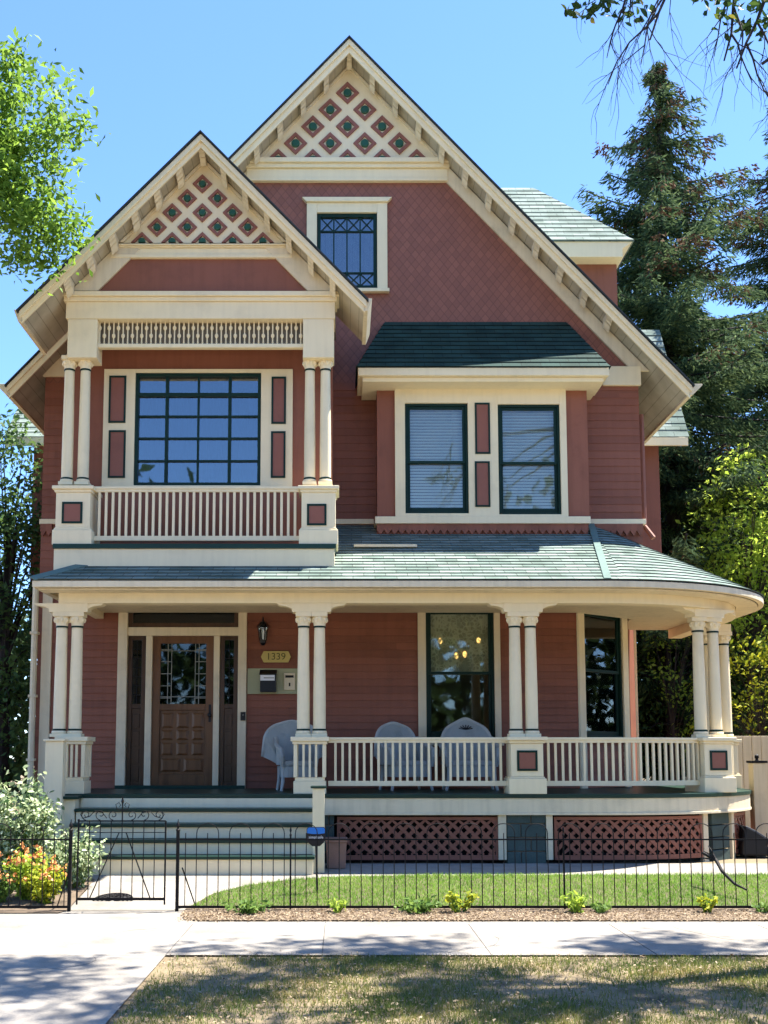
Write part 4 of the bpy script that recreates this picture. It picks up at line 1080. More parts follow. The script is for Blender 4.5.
# beam, brackets, eave, gutter, ceiling
zb0, zb1 = P(420, 603, -.12).z, P(420, 588.5, -.1).z
bo, bi = path(.38, PXL-.02), path(.62, PXL-.02)
mb = MB(); mb.wallstrip(None, bo, bi, zb0, zb1+.02)
mb.box(PXL-.02, PXL+.12, .122, W-.05, zb0+.06, zb1+.02); mb.build('porch_beam', 'cream', H, bevel=.006)
def hbr(x, y, rz, left=True, right=True, k=.27):
    mb = MB(); h = zb0-zc1
    mb.box(-k, k, -.11, .11, zc1+.001, zb0-.001)
    for s in (-1, 1):
        if (s < 0 and not left) or (s > 0 and not right): continue
        pts = [(s*k, zc1+.03), (s*k, zb0-.001), (s*(k+.22), zb0-.001)]
        for i in range(1, 7):
            a = i/7*math.pi/2; pts.append((s*(k+.22-.22*math.sin(a)), zb0-.03-(h-.06)*(1-math.cos(a))))
        mb.prism(pts, -.10, .10)
    o = mb.build('beam_bracket', 'cream', H, bevel=.005); o.location = (x, y, 0); o.rotation_euler.z = rz
for a, b_ in pairs: hbr((P(a, 675, 0).x+P(b_, 675, 0).x)/2, 0, 0)
hbr(*pA, thA*.55); hbr(*pB, 0, False, False, .225)
mb = MB()
eo, ei = path(0, EXL), path(.16, EXL+.02)
mb.wallstrip(None, path(-.03, EXL-.03), path(.05, EXL+.0), zE-.10, zE-.012); mb.wallstrip(None, path(.06, EXL+.04), path(.37, EXL+.04), zE-.125, zE-.10)
mb.box(EXL-.03, EXL+.05, -.449, W-.02, zE-.10, zE-.013)
mb.build('porch_eave', 'cream_old', H, bevel=.006)
mb = MB(); mb.wallstrip(None, path(.345, PXL-.04), path(.378, PXL-.04), zb1-.035, zb1+.01); mb.build('eave_moulding', 'green', H)
mb = MB(); mb.slab(path(.63, PXL+.1)+[(XR, 4.6), (XR, 3.0), (CHX, W-.05), (PXL+.1, W-.05)], zb1-.05, zb1); mb.build('porch_ceiling', 'cream_old', H)
# porch roof courses: front slope, left hip, rounded corner, right side
mb = MB(); YT = W+.05; AX = EX+.42
mb.shingles((EXL-.03, -.54, zE), (EX, -.54, zE), (AX, YT, zTop), (EXL+2.6, YT, zTop), .15)
mb.shingles((EXL-.03, YT, zE), (EXL-.03, -.54, zE), (EXL+2.6, YT, zTop), (EXL+2.6, YT, zTop), .15)
n = 20; ap = (AX, YT, zTop)
for i in range(n):
    a = ell(math.pi/2*i/n, -.04); b_ = ell(math.pi/2*(i+1)/n, -.04)
    mb.shingles((*a, zE), (*b_, zE), ap, ap, .15, u0=i*.23)
mb.shingles((EX+2.99, EYC, zE), (EX+2.99, 4.7, zE), (AX, 4.7, zTop), ap, .15)
mb.build('porch_roof', 'roof', H)
mb = MB()
mb.bar((EX, -.54, zE+.016), (AX, W, zTop+.016), .10, .016, (0, -.4, 1)); 
paint('roof_cap', (.12, .18, .155), .9, .2, .3, 8)
mb.build('ridge_cap', 'roof_cap', H)
mb = MB(); mb.bar((EXL-.03, -.54, zE+.016), (EXL+2.57, W, zTop+.016), .14, .016, (.2, -.4, 1)); mb.build('ridge_cap', 'roof_cap', H)
# small lath lying on the roof below the bay
mb = MB(); a = P(354, 556, .9); zr_ = zE+(zTop-zE)*(.9+.54)/(YT+.54); b_ = P(417, 558, .9)
mb.bar((a.x, .9, zr_+.045), (b_.x, .9, zr_+.045), .05, .04); mb.build('roof_batten', 'cream_old', H)

# ---- dormer and cross gable on the right side
D0 = 4.0
dxr = P(617, 280, D0).x; dxe = P(632, 240, D0-.3).x; dze = P(600, 241, D0-.3).z; dzr = P(520, 180, D0+1.3).z
mb = MB(); mb.box(2.2, dxr, D0, D0+3.2, 7.5, dze); dm_ = mb.build('dormer', 'burgundy', H)
mb = MB(); x0 = 1.9
mb.prism([(x0, dze-.30), (dxr+.04, dze-.30), (dxr+.04, dze-.14), (dxe, dze-.02), (dxe, dze+.0), (x0, dze+.0)], D0-.30, D0+3.5); mb.build('dormer_cornice', 'cream', dm_, bevel=.006)
mb = MB(); ax = P(541, 187, D0+1.3).x-.1; e = .03; mb.box(x0-1, dxe+.03, D0-.33, D0+.1, dze-.012, dze-.001)
mb.shingles((x0-1, D0-.33, dze), (dxe+e, D0-.33, dze), (ax, D0+1.6, dzr), (x0, D0+1.6, dzr), .2)
mb.shingles((dxe+e, D0-.33, dze), (dxe+e, D0+3.5, dze), (ax, D0+1.61, dzr), (ax, D0+1.6, dzr), .2)
mb.build('dormer_roof', 'roof', dm_)
# cross gable whose slope shows past the eaves on both sides
YCg = 6.0; cze = P(670, 437, YCg).z; cxe = P(689, 435, YCg).x; cxl = P(4, 427, YCg).x
for s, xe in ((1, cxe), (-1, cxl)):
    inx = XR if s > 0 else XL
    mb = MB(); rise_ = 2.9; run_ = 1.75 if s > 0 else 2.9
    a = (inx-s*.2, YCg, cze); b_ = (xe, YCg, cze); c = (xe, YCg+run_, cze+rise_); d = (inx-s*.2, YCg+run_, cze+rise_)
    if s > 0: mb.shingles(a, b_, c, d, .2)
    else: mb.shingles(b_, a, d, c, .2)
    mb.build('cross_gable_roof', 'roof', H)
    mb = MB(); lo, hi = sorted((inx-s*.2, xe-s*.02)); mb.box(lo, hi, YCg+.0, YCg+.05, cze-.17, cze-.002)
    mb.add([(lo, YCg+.051, cze-.15), (hi, YCg+.051, cze-.15), (hi, YCg+run_, cze+rise_-.2), (lo, YCg+run_, cze+rise_-.2)], [(0, 1, 2, 3)])
    mb.build('cross_gable_eave', 'cream', H, bevel=.005)
    lo, hi = sorted((inx, xe-s*.45)); mb = MB(); mb.prism([(lo, Z2-.4), (hi, Z2-.4), (hi, cze+.2), (lo, cze+.2)], YCg+.55, YCg+4.5); mb.build('cross_gable_wall', 'burgundy', H)
mb = MB(); xx = XR+.07; mb.tube([(xx, W+.15, P(645, 412, W).z), (xx, W+.15, Z2+.35), (xx+.12, W+.05, Z2+.12)], .045, 8); mb.build('downspout', 'burgundy', H)

# ================================================================== THINGS ON THE PORCH
g = 'white wicker'
def wicker_chair(label, loc, rz, mat, w=.74, hb=1.08, crest=True, waist=.86):
    c = empty('wicker_chair', label, 'chair', loc, 'wicker chairs on the porch', rz)
    hw = w/2; ws = waist/.86
    # outline of the back: swelling sides, humped crest
    n = 28; out = []
    for i in range(n+1):
        t_ = i/n; x = -hw+w*t_
        e_ = 1-abs(2*t_-1)**3.2
        z = .50+(hb-.58)*e_**.34+.075*math.exp(-((t_-.5)/.16)**2)*(1 if crest else .5)
        out.append((x, z))
    bow = lambda x: .30-.16*(1-(x/hw)**2)*-1*0-.12*(x/hw)**2
    mb = MB()
    for (xa, za2), (xb, zb2) in zip(out, out[1:]):
        K = 5
        for k in range(K):
            f0, f1 = k/K, (k+1)/K
            for side, fl in ((0, 0), (.035, 1)):
                vs = []
                for x, ztop, f_ in ((xa, za2, f0), (xb, zb2, f0), (xb, zb2, f1), (xa, za2, f1)):
                    z = .36+(ztop-.36)*f_; vs.append((x*(waist+(1-waist)*f_**1.3), bow(x)+.16*f_+side, z))
                mb.add(vs, [(0, 1, 2, 3) if not fl else (3, 2, 1, 0)])
    b_ = mb.build('backrest', mat, c)
    rim = MB(); rim.tube([(x, bow(x)+.177, z) for x, z in out], .028, 8); rim.build('rim', 'wicker_light', b_, smooth=True)
    if crest:
        o = MB()
        for k in range(7):
            a = math.pi*(k+.5)/7; o.tube([(0, bow(0)+.12, hb-.17), (math.cos(a)*.11, bow(0)+.128, hb-.17+math.sin(a)*.07)], .008, 5)
        o.build('crest_ornament', 'dark_inside', b_)
    hw *= ws
    s_ = MB(); s_.slab([(-hw*.92, -.32), (-hw*.6, -.38), (hw*.6, -.38), (hw*.92, -.32), (hw*.84, .20), (-hw*.84, .20)], .36, .44); s_.build('seat', mat, c, bevel=.02)
    ap = MB(); ap.slab([(-hw*.90, -.31), (-hw*.6, -.365), (hw*.6, -.365), (hw*.90, -.31), (hw*.82, .19), (-hw*.82, .19)], .20, .359); ap.build('apron', mat, c)
    for s in (-1, 1):
        ar = MB(); pts = [(s*hw*.96, .30, .78), (s*hw*1.06, .10, .68), (s*hw*1.08, -.15, .64), (s*hw*1.0, -.34, .60), (s*hw*.95, -.37, .50), (s*hw*.90, -.33, .36)]
        ar.tube(pts, .034, 8)
        for p_, q_ in zip(pts, pts[1:]):
            if p_[1] > -.3: ar.add([(p_[0], p_[1], .38), (q_[0], q_[1], .38), (q_[0], q_[1], q_[2]), (p_[0], p_[1], p_[2])], [(0, 1, 2, 3)])
        ar.build('arm', mat, c, smooth=False)
        for y in (-.30, .18):
            l_ = MB(); l_.tube([(s*hw*.84, y, .36), (s*hw*.86, y, .15), (s*hw*(.95), y*1.08, 0.0)], [.03, .026, .022], 8); l_.build('leg', 'wicker_light', c)
    return c
wicker_chair('tall fan-backed pale wicker armchair half hidden behind the entrance column', (P(296, 750, 1.2).x, 1.2, zF), R(10), 'wicker', .92, 1.08, False, .50)
wicker_chair('grey wicker chair behind the porch rail, turned away and left of the ground floor window', (P(404, 740, 1.5).x, 1.45, zF), R(18), 'wicker', .68, 1.06, False)
wicker_chair('white wicker chair with pierced crest directly below the ground floor window', (P(469, 740, 1.5).x, 1.5, zF), R(0), 'wicker', .80, 1.09, True)
# wall lantern
lx_, lz_ = xz(263, 633, W-.12)
wl = empty('wall_lantern', 'small black carriage lantern on the wall above the house number', 'lamp', (lx_, W, lz_))
mb = MB(); mb.lathe(0, -.13, [(.02, -.20), (.05, -.16), (.055, -.12)], 8); mb.lathe(0, -.13, [(.085, .09), (.10, .10), (.05, .17), (.015, .19), (.012, .24), (.004, .26)], 8); 
for k in range(6): a = math.pi*k/3; mb.bar((.055*math.cos(a), -.13+.055*math.sin(a), -.12), (.082*math.cos(a), -.13+.082*math.sin(a), .09), .010, .010, (1, .1, 0))
mb.build('cage', 'mail_black', wl)
mb = MB(); mb.lathe(0, -.13, [(.048, -.115), (.072, .085)], 8); mb.build('glass_shade', 'glass', wl)
mb = MB(); mb.box(-.04, .04, -.03, -.017, -.1, .12); mb.tube([(0, -.03, .05), (0, -.06, -.1), (0, -.11, -.17), (0, -.13, -.19)], .01, 6); mb.build('wall_bracket', 'mail_black', wl)
mb = MB(); mb.lathe(0, -.13, [(.015, -.10), (.02, -.02), (.026, .02), (.01, .06)], 8); mb.build('bulb', 'sign_white', wl)
# number plaque
nx, nz = xz(276, 656.8, W-.03); x0, x1, z0, z1 = rect(261.5, 651.3, 291.5, 662.5, W-.03); hw, hh = (x1-x0)/2, (z1-z0)/2
pq = empty('number_plaque', 'small yellow house number plaque reading 1339 on the porch wall', 'plaque', (nx, W-.03, nz))
mb = MB(); mb.prism([(-hw, 0), (-hw*.82, -hh), (hw*.82, -hh), (hw, 0), (hw*.82, hh), (-hw*.82, hh)], -.016, .012); mb.build('plate', 'brass', pq, bevel=.003)
text_mesh('1339', hh*1.75, .004, (0, -.020, 0), pq, 'digits', 'olive')
# mail board, mailbox, intercom
x0, x1, z0, z1 = rect(247.5, 668.5, 298, 694, W-.03)
mb = MB(); mb.box(x0, x1, W-.045, W-.017, z0, z1); tag(mb.build('mail_board', 'board_green', None, bevel=.003), 'long pale green board on the wall under the number plaque', 'board')
x0, x1, z0, z1 = rect(260, 670, 276, 692, W-.16); mbx = empty('mailbox', 'black wall mailbox with white papers tucked across it', 'mailbox', ((x0+x1)/2, W-.045, z0)); w_ = (x1-x0)/2; h_ = z1-z0
mb = MB(); mb.box(-w_, w_, -.12, -.002, 0, h_*.82); mb.build('box', 'mail_black', mbx, bevel=.006)
mb = MB(); mb.add([(-w_-.01, -.13, h_*.78), (w_+.01, -.13, h_*.78), (w_+.01, -.002, h_), (-w_-.01, -.002, h_), (-w_-.01, -.13, h_*.82), (w_+.01, -.13, h_*.82), (w_+.01, -.002, h_*1.04), (-w_-.01, -.002, h_*1.04)], [(3, 2, 1, 0), (4, 5, 6, 7), (0, 1, 5, 4), (1, 2, 6, 5), (2, 3, 7, 6), (3, 0, 4, 7)]); mb.build('lid', 'mail_black', mbx)
mb = MB(); mb.box(-w_+.005, w_-.02, -.128, -.1215, h_*.52, h_*.77); mb.box(-w_+.06, w_-.03, -.131, -.1285, h_*.62, h_*.66, 1); mb.build('papers', ['paper', 'curtain'], mbx)
x0, x1, z0, z1 = rect(284, 673, 295, 690, W-.06); ic = empty('mail_slot_box', 'small cream box with slot and keyhole on the green mail board', 'box', ((x0+x1)/2, W-.045, z0)); w_ = (x1-x0)/2; h_ = z1-z0
mb = MB(); mb.box(-w_, w_, -.035, -.002, 0, h_); mb.build('case', 'cream_old', ic, bevel=.006)
mb = MB(); mb.box(-w_*.75, w_*.75, -.039, -.0352, h_*.72, h_*.86); mb.box(-.01, .015, -.039, -.0352, h_*.22, h_*.42); mb.build('slot', 'dark_inside', ic)
x0, x1, z0, z1 = rect(240.5, 712, 245.5, 720.5, W-.09); mb = MB(); mb.box(x0, x1, W-.095, W-.071, z0, z1); mb.lathe(0, 0, [(.012, 0), (.012, .008)], 10, 1); mb.v[-20:] = [((x0+x1)/2+v[0], W-.095-v[2], (z0+z1)/2+.02+v[1]) for v in mb.v[-20:]]
tag(mb.build('doorbell', ['mail_black', 'curtain'], None, bevel=.003), 'small dark doorbell on the right casing of the entrance', 'doorbell')
# chandelier behind the pane
chx = P(461, 640, W+.8).x; chz = P(461, 648, W+.8).z
ch = empty('chandelier', 'lit chandelier glowing behind the ground floor window', 'chandelier', (chx, W+.9, chz))
mb = MB(); mb.tube([(0, 0, .75), (0, 0, .0)], .012, 6); mb.lathe(0, 0, [(.02, -.12), (.05, -.05), (.03, .1)], 8)
arms = [(-.34, 0, .12), (.30, -.05, .12), (.05, -.2, -.12), (.52, .05, -.12), (-.05, .2, -.11)]
for a in arms: mb.tube([(0, 0, -.02), (a[0]*.5, a[1]*.5, a[2]-.14), (a[0], a[1], a[2]-.05)], .008, 6)
mb.build('frame', 'brass', ch)
for a in arms:
    b_ = MB(); b_.lathe(*a[:2], [(.010, a[2]-.05), (.035, a[2]-.01), (.035, a[2]+.03), (.012, a[2]+.06)], 8); b_.build('bulb', 'bulb', ch)

# ================================================================== FENCE, GATE, SIGN, POT
YF = -3.06
zR = P(400, 839.5, YF).z; zBt = P(400, 907, YF).z; zPt = P(400, 833, YF).z; zHp = P(400, 823.5, YF).z
def fpost(h, r=.017):
    mb = MB(); mb.box(-r, r, -r, r, -.02, h-.10); mb.lathe(0, 0, [(r*1.2, h-.11), (r*1.5, h-.095), (r*.7, h-.08), (r*.7, h-.07), (r*1.35, h-.05), (r*1.0, h-.03), (r*.4, h-.01), (.003, h+.02)], 8)
    return mb
def fence(x0, x1, label, posts, pat0):
    f = empty('iron_fence', label, 'fence', ((x0+x1)/2, YF, 0), 'iron fence sections along the pavement'); cx = (x0+x1)/2
    mb = MB(); mb.box(x0-cx, x1-cx, -.006, .006, zR-.008, zR+.008); mb.build('top_rail', 'black_iron', f)
    mb = MB(); mb.box(x0-cx, x1-cx, -.012, .012, zBt-.012, zBt+.014); mb.build('bottom_rail', 'black_iron', f)
    po = None
    for x, h in posts:
        if po is None or h != po_h: po = fpost(h, .017 if len(posts) and h == posts[0][1] else .009).build('post', 'black_iron', f); po_h = h; o = po
        else: o = po.copy(); COL.objects.link(o); o.parent = f
        o.location = (x-cx, 0, 0)
    sp_ = (P(411, 870, YF).x-P(400, 870, YF).x)*1.0; n = int((x1-x0)/sp_); pk = None; hp = None
    for i in range(n):
        x = x0+sp_*(i+.7)-cx
        if pk is None: pk = o = MB().tube([(0, 0, zBt), (0, 0, zPt)], .0055, 6).build('picket', 'black_iron', f)
        else: o = pk.copy(); COL.objects.link(o); o.parent = f
        o.location = (x, 0, 0)
        if i % 3 == pat0 and i+2 < n:
            r_ = sp_
            if hp is None:
                pts = [(0, 0, zPt-.01)]+[(r_-r_*math.cos(math.pi*k/10), 0, zPt+(zHp-zPt)*math.sin(math.pi*k/10)) for k in range(1, 10)]+[(2*r_, 0, zPt-.01)]
                hp = o = MB().tube(pts, .0055, 6).build('hoop', 'black_iron', f)
            else: o = hp.copy(); COL.objects.link(o); o.parent = f
            o.location = (x, 0, 0)
    return f
xg0, xg1 = P(70, 870, YF).x, P(177.5, 870, YF).x
hpst = P(300, 826, YF).z
fence(xg1, 8.4, 'long black iron hoop-top fence between the gate and the right', [(xg1, P(177, 821, YF).z), (P(290.5, 870, YF).x, hpst), (P(564, 870, YF).x, hpst), (P(838, 870, YF).x, hpst), (8.38, hpst)], 1)
fence(-6.6, xg0, 'short black iron fence section in front of the orange flowers', [(xg0, P(70, 821, YF).z), (-6.4, hpst)], 1)
mb = MB(); xb = P(182, 870, YF).x; mb.tube([(xb, YF+.02, P(182, 868, YF).z), (P(193, 870, YF).x+.0, YF+.3, .0)], .008, 6)
xb = P(63, 870, YF).x; mb2 = MB(); mb2.tube([(xg0-.01, YF+.02, .45), (xg0-.2, YF+.25, .0)], .008, 6)
tag(mb.build('post_brace', 'black_iron'), 'thin iron brace leaning against the right gate post', 'brace', 'gate post braces')
tag(mb2.build('post_brace', 'black_iron'), 'thin iron brace leaning against the left gate post', 'brace', 'gate post braces')
# gate
gx0, gx1 = P(77.5, 870, YF).x, P(165, 870, YF).x; gw = gx1-gx0
G = empty('iron_gate', 'black wrought iron garden gate with a scrolled crest, before the steps', 'gate', (gx0, YF, 0))
zg0, zg1, zgm = P(120, 899, YF).z, P(120, 821, YF).z, P(120, 832.5, YF).z
mb = MB(); mb.bar((0, 0, zg1), (gw, 0, zg1), .016, .016); mb.bar((0, 0, zg0), (gw, 0, zg0), .02, .028); mb.bar((0, 0, zgm), (gw, 0, zgm), .008, .008)
mb.tube([(0, 0, zg0-.06), (0, 0, zg1)], .010, 8); mb.tube([(gw, 0, zg0-.06), (gw, 0, zg1)], .010, 8); mb.build('gate_frame', 'black_iron', G)
pk = None
for i in range(1, 8):
    if pk is None: pk = o = MB().tube([(0, 0, zg0), (0, 0, zg1)], .0055, 6).build('picket', 'black_iron', G)
    else: o = pk.copy(); COL.objects.link(o); o.parent = G
    o.location = (gw*i/8, 0, 0)
for a, b_ in ((118.5, 90), (125.5, 151)):
    x0 = P(a, 870, YF).x-gx0; x1 = P(b_, 870, YF).x-gx0
    MB().bar((x0, -.008, zgm), (x1, -.008, zg0), .010, .020, (0, 1, 0)).build('brace', 'black_iron', G)
def spiral(cx, cz, r0, turns, a0, s, n=26):
    return [(cx+r0*(1-.78*i/n)*math.cos(a0+s*turns*2*math.pi*i/n), 0, cz+r0*(1-.78*i/n)*math.sin(a0+s*turns*2*math.pi*i/n)) for i in range(n+1)]
sc = MB(); mid = gw*.5
for s in (-1, 1):
    for dx, r_, a0, tn in ((.10, .055, -math.pi/2, 1.2), (.24, .06, -math.pi/2, 1.1), (.40, .055, -math.pi/2, 1.3)):
        sc.tube([(mid+s*(p[0]), 0, p[2]) for p in spiral(dx, zg1+r_+.01, r_, tn, a0, 1)], .005, 5)
    sc.tube([(mid+s*q[0], 0, zg1+q[1]) for q in ((.17, .03), (.22, .09), (.30, .11), (.36, .05), (.43, .03), (.46, .07), (.44, .10))], .005, 5)
    sc.tube([(mid+s*q[0], 0, zg1+q[1]) for q in ((.0, .11), (.06, .13), (.075, .18), (.04, .20), (.02, .17), (.04, .155))], .005, 5)
sc.tube([(mid, 0, zg1), (mid, 0, zg1+.20)], .008, 6); sc.lathe(mid, 0, [(.008, zg1+.19), (.018, zg1+.215), (.01, zg1+.235), (.004, zg1+.275)], 6)
sc.tube([(0, 0, zg1), (0, 0, zg1+.02)], .012, 6); sc.build('scroll_crest', 'black_iron', G)
# dark half-round openwork of arcs and ribs laid on the walk
mx0, mx1 = P(96, 895, -2.5).x, P(134, 895, -2.5).x; mcx, mr = (mx0+mx1)/2, (mx1-mx0)/2
mb = MB(); mz = lambda y: gz(y)+.024
for q in (.32, .55, .78, 1.0):
    mb.tube([(mcx+mr*q*math.cos(math.pi*k/18), -2.62+mr*1.25*q*math.sin(math.pi*k/18), mz(-2.62+mr*1.25*q*math.sin(math.pi*k/18))) for k in range(19)], .012, 5)
for k in range(0, 13):
    a = math.pi*k/12; mb.tube([(mcx+mr*q*math.cos(a+.25*(1-q)*(-1)**k), -2.62+mr*1.25*q*math.sin(a), mz(-2.62+mr*1.25*q*math.sin(a))) for q in (.1, .4, .7, 1.0)], .009, 5)
tag(mb.build('walk_openwork', 'black_iron'), 'half-round black openwork form on the walk behind the gate', 'mat')
# yard sign
sY = -2.25; sx_, sz_ = xz(316, 836, sY)
sg = empty('yard_sign', 'small rounded blue and black security sign on a black stake in the lawn', 'sign', (sx_, sY, gz(sY)))
zc_ = sz_-gz(sY); k = (P(326, 836, sY).x-P(307, 836, sY).x)/2
out = [(-k, k*.75), (-k*.82, k*.95), (k*.82, k*.95), (k, k*.75), (k, -k*.25), (k*.85, -k*.65), (k*.4, -k*1.05), (-k*.4, -k*1.05), (-k*.85, -k*.65), (-k, -k*.25)]
mb = MB(); mb.prism([(x, z+zc_) for x, z in out], -.012, .006); mb.build('panel', 'sign_black', sg, bevel=.004)
mb = MB(); mb.prism([(x, z+zc_) for x, z in [(-k*.93, k*.30), (-k*.93, k*.72), (-k*.78, k*.88), (k*.78, k*.88), (k*.93, k*.72), (k*.93, k*.30), (k*.4, k*.22), (-k*.4, k*.22)]], -.016, -.013); mb.build('blue_band', 'sign_blue', sg)
text_mesh('simplisafe', k*.40, .001, (0, -.0145, zc_-k*.12), sg, 'lettering', 'sign_white')
mb = MB(); mb.tube([(0, .005, zc_-k*.9), (.02, 0, -.1)], .012, 8); mb.build('stake', 'sign_black', sg)
# planter at the foot of the steps
x0, x1, z0, z1 = rect(325, 840, 347.5, 864, -.75); w_ = (x1-x0)/2; h_ = z1-gz(-.75)
pt = empty('planter_pot', 'square terracotta planter pot beside the foot of the steps', 'pot', ((x0+x1)/2, -.6, gz(-.6)+.01))
mb = MB(); mb.lathe(0, 0, [(w_*1.15, 0), (w_*1.3, h_*.86), (w_*1.4, h_*.87), (w_*1.4, h_), (w_*1.2, h_), (w_*1.15, h_*.8)], 4, 0, R(45)); mb.build('pot', 'terracotta', pt, bevel=.01)
mb = MB(); mb.lathe(0, 0, [(w_*1.13, h_*.78), (w_*1.13, h_*.82)], 4, 0, R(45)); mb.build('soil', 'soil', pt)

# tan board fence with finial post at the right, dark irregular lump by the porch end
fx0 = P(716, 790, 3.4).x
tf = empty('board_fence', 'tan vertical board fence past the rounded end of the porch', 'fence', (fx0, 3.4, gz(3.4)))
zt_ = P(740, 736, 3.4).z-gz(3.4)
for k in range(17):
    if k == 0: bd = o = MB().box(.005, .155, 0, .02, .05, zt_).build('board', 'fence_tan', tf, bevel=.004)
    else: o = bd.copy(); COL.objects.link(o); o.parent = tf
    o.location = (k*.158, .003*(k % 2), 0)
MB().box(0, 2.7, .022, .06, .35, .45).box(0, 2.7, .022, .06, zt_-.35, zt_-.25).build('rail', 'fence_tan', tf)
px0, px1, pz0, pz1 = rect(752, 763, 765, 842, 1.6)
gp = empty('gate_post', 'tan square gate post with a black ball finial', 'post', ((px0+px1)/2, 1.6, gz(1.6))); w_ = (px1-px0)/2; h_ = pz1-gz(1.6)
MB().box(-w_, w_, -w_, w_, 0, h_).build('post', 'fence_tan', gp, bevel=.006)
MB().box(-w_-.02, w_+.02, -w_-.02, w_+.02, h_+.001, h_+.035).lathe(0, 0, [(.03, h_+.036), (.018, h_+.06), (.035, h_+.085), (.03, h_+.115), (.004, h_+.135)], 10).build('finial', 'black_iron', gp)
mb = MB(); a = P(752, 830, .9)
mb.prism([(-.22, 0), (.16, 0), (.30, .06), (.14, .14), (.22, .22), (.0, .36), (-.16, .44), (-.2, .2)], -.2, .25)
o = mb.build('dark_lump', 'lump', None, bevel=.03); o.location = (a.x, .9, gz(.9)+.02); tag(o, 'dark irregular lump on the driveway by the rounded porch end', 'lump')
# bent dark branch behind the fence
mb = MB(); Yb = -2.5
pts = [P(703, 853, -1.9), P(716, 860, -2.1), P(722, 871, -2.3), P(735, 884, -2.5), P(747, 890, -2.6)]
pts = [(p.x, p.y, max(p.z, gz(p.y)+.02)) for p in pts]
mb.tube(pts, [.018, .022, .02, .017, .010], 7)
for dx, dz in ((-.12, .10), (-.16, .02), (-.06, .16)): mb.tube([pts[1], (pts[1][0]+dx*.6, pts[1][1]+.05, pts[1][2]+dz*.7), (pts[1][0]+dx, pts[1][1]+.08, pts[1][2]+dz)], [.014, .010, .005], 5)
tag(mb.build('fallen_branch', 'stick'), 'bent dark branch lying on the lawn behind the fence', 'branch')

# ================================================================== VEGETATION
def leaf_quads(C, N_, size, aspect=.5, jitter=.35, hexa=False):
    """kite-shaped leaves at C (n,3), roughly facing N_ (n,3)"""
    n = len(C); s = size*(1+jitter*rng.uniform(-1, 1, n))[:, None]
    N_ = N_/np.linalg.norm(N_, axis=1, keepdims=True)
    t = rng.normal(size=(n, 3)); t -= (t*N_).sum(1, keepdims=True)*N_; t /= np.linalg.norm(t, axis=1, keepdims=True)
    b_ = np.cross(N_, t)
    fold = N_*s*.10; w = b_*s*aspect*.5
    if hexa: return np.stack([C-t*s*.5, C+w*.8-t*s*.22+fold, C+w*.85+t*s*.12+fold, C+t*s*.5, C-w*.85+t*s*.12+fold, C-w*.8-t*s*.22+fold], 1).reshape(-1, 3)
    return np.stack([C-t*s*.5, C+w+fold-t*s*.05, C+t*s*.5, C-w+fold-t*s*.05], 1).reshape(-1, 3)
def cluster_points(blobs, per_vol, leaves, spread):
    C = []; K = []
    for (c, r) in blobs:
        c = np.array(c); r = np.array(r) if hasattr(r, '__len__') else np.array([r]*3)
        n = max(6, int(per_vol*r.prod()*4))
        d = rng.normal(size=(n, 3)); d /= np.linalg.norm(d, axis=1, keepdims=True)
        rad = rng.uniform(.35, 1.0, n)**.55
        K.append(c+d*rad[:, None]*r*(1+.12*rng.normal(size=(n, 1))))
    K = np.concatenate(K)
    m = leaves
    P_ = np.repeat(K, m, 0)+rng.normal(size=(len(K)*m, 3))*spread*np.array([1, 1, .75])
    return K, P_
def broadleaf(name, label, cat, base, height, blobs, mat, leaf=.11, per_vol=3, leaves=40, spread=.28, trunk=.16, bark='bark', group=None, aspect=.5, lean=(0, 0), fmin=.22):
    t = empty(name, label, cat, base, group)
    bx_, by_, bz_ = base
    bl = [((c[0]-bx_, c[1]-by_, c[2]-bz_), r) for c, r in blobs]
    K, P_ = cluster_points(bl, per_vol, leaves, spread)
    Nn = rng.normal(size=P_.shape)*.8+np.array([0, 0, .7])
    np_mesh('crown', leaf_quads(P_, Nn, leaf, aspect), 4, mat, t)
    mb = MB(); top = Vector((lean[0], lean[1], height*.72))
    tr = [Vector((0, 0, -.1)), Vector((lean[0]*.1, 0, height*.2)), Vector((lean[0]*.4, lean[1]*.4, height*.45)), top]
    mb.tube(tr, [trunk*1.25, trunk, trunk*.75, trunk*.3], 9)
    idx = rng.choice(len(K), min(46, len(K)), replace=False)
    for i in idx:
        k = Vector(K[i]); f_ = min(.97, max(fmin, (k.z/height)*.62)); s = tr[1].lerp(tr[3], f_)
        midp = s.lerp(k, .5)+Vector((0, 0, (.12 if fmin < .5 else .3)*(k-s).length)); r0 = trunk*.32*(1-f_*.6)
        mb.tube([s, midp, k], [r0, r0*.55, .006], 5)
    mb.build('trunk', bark, t)
    return t
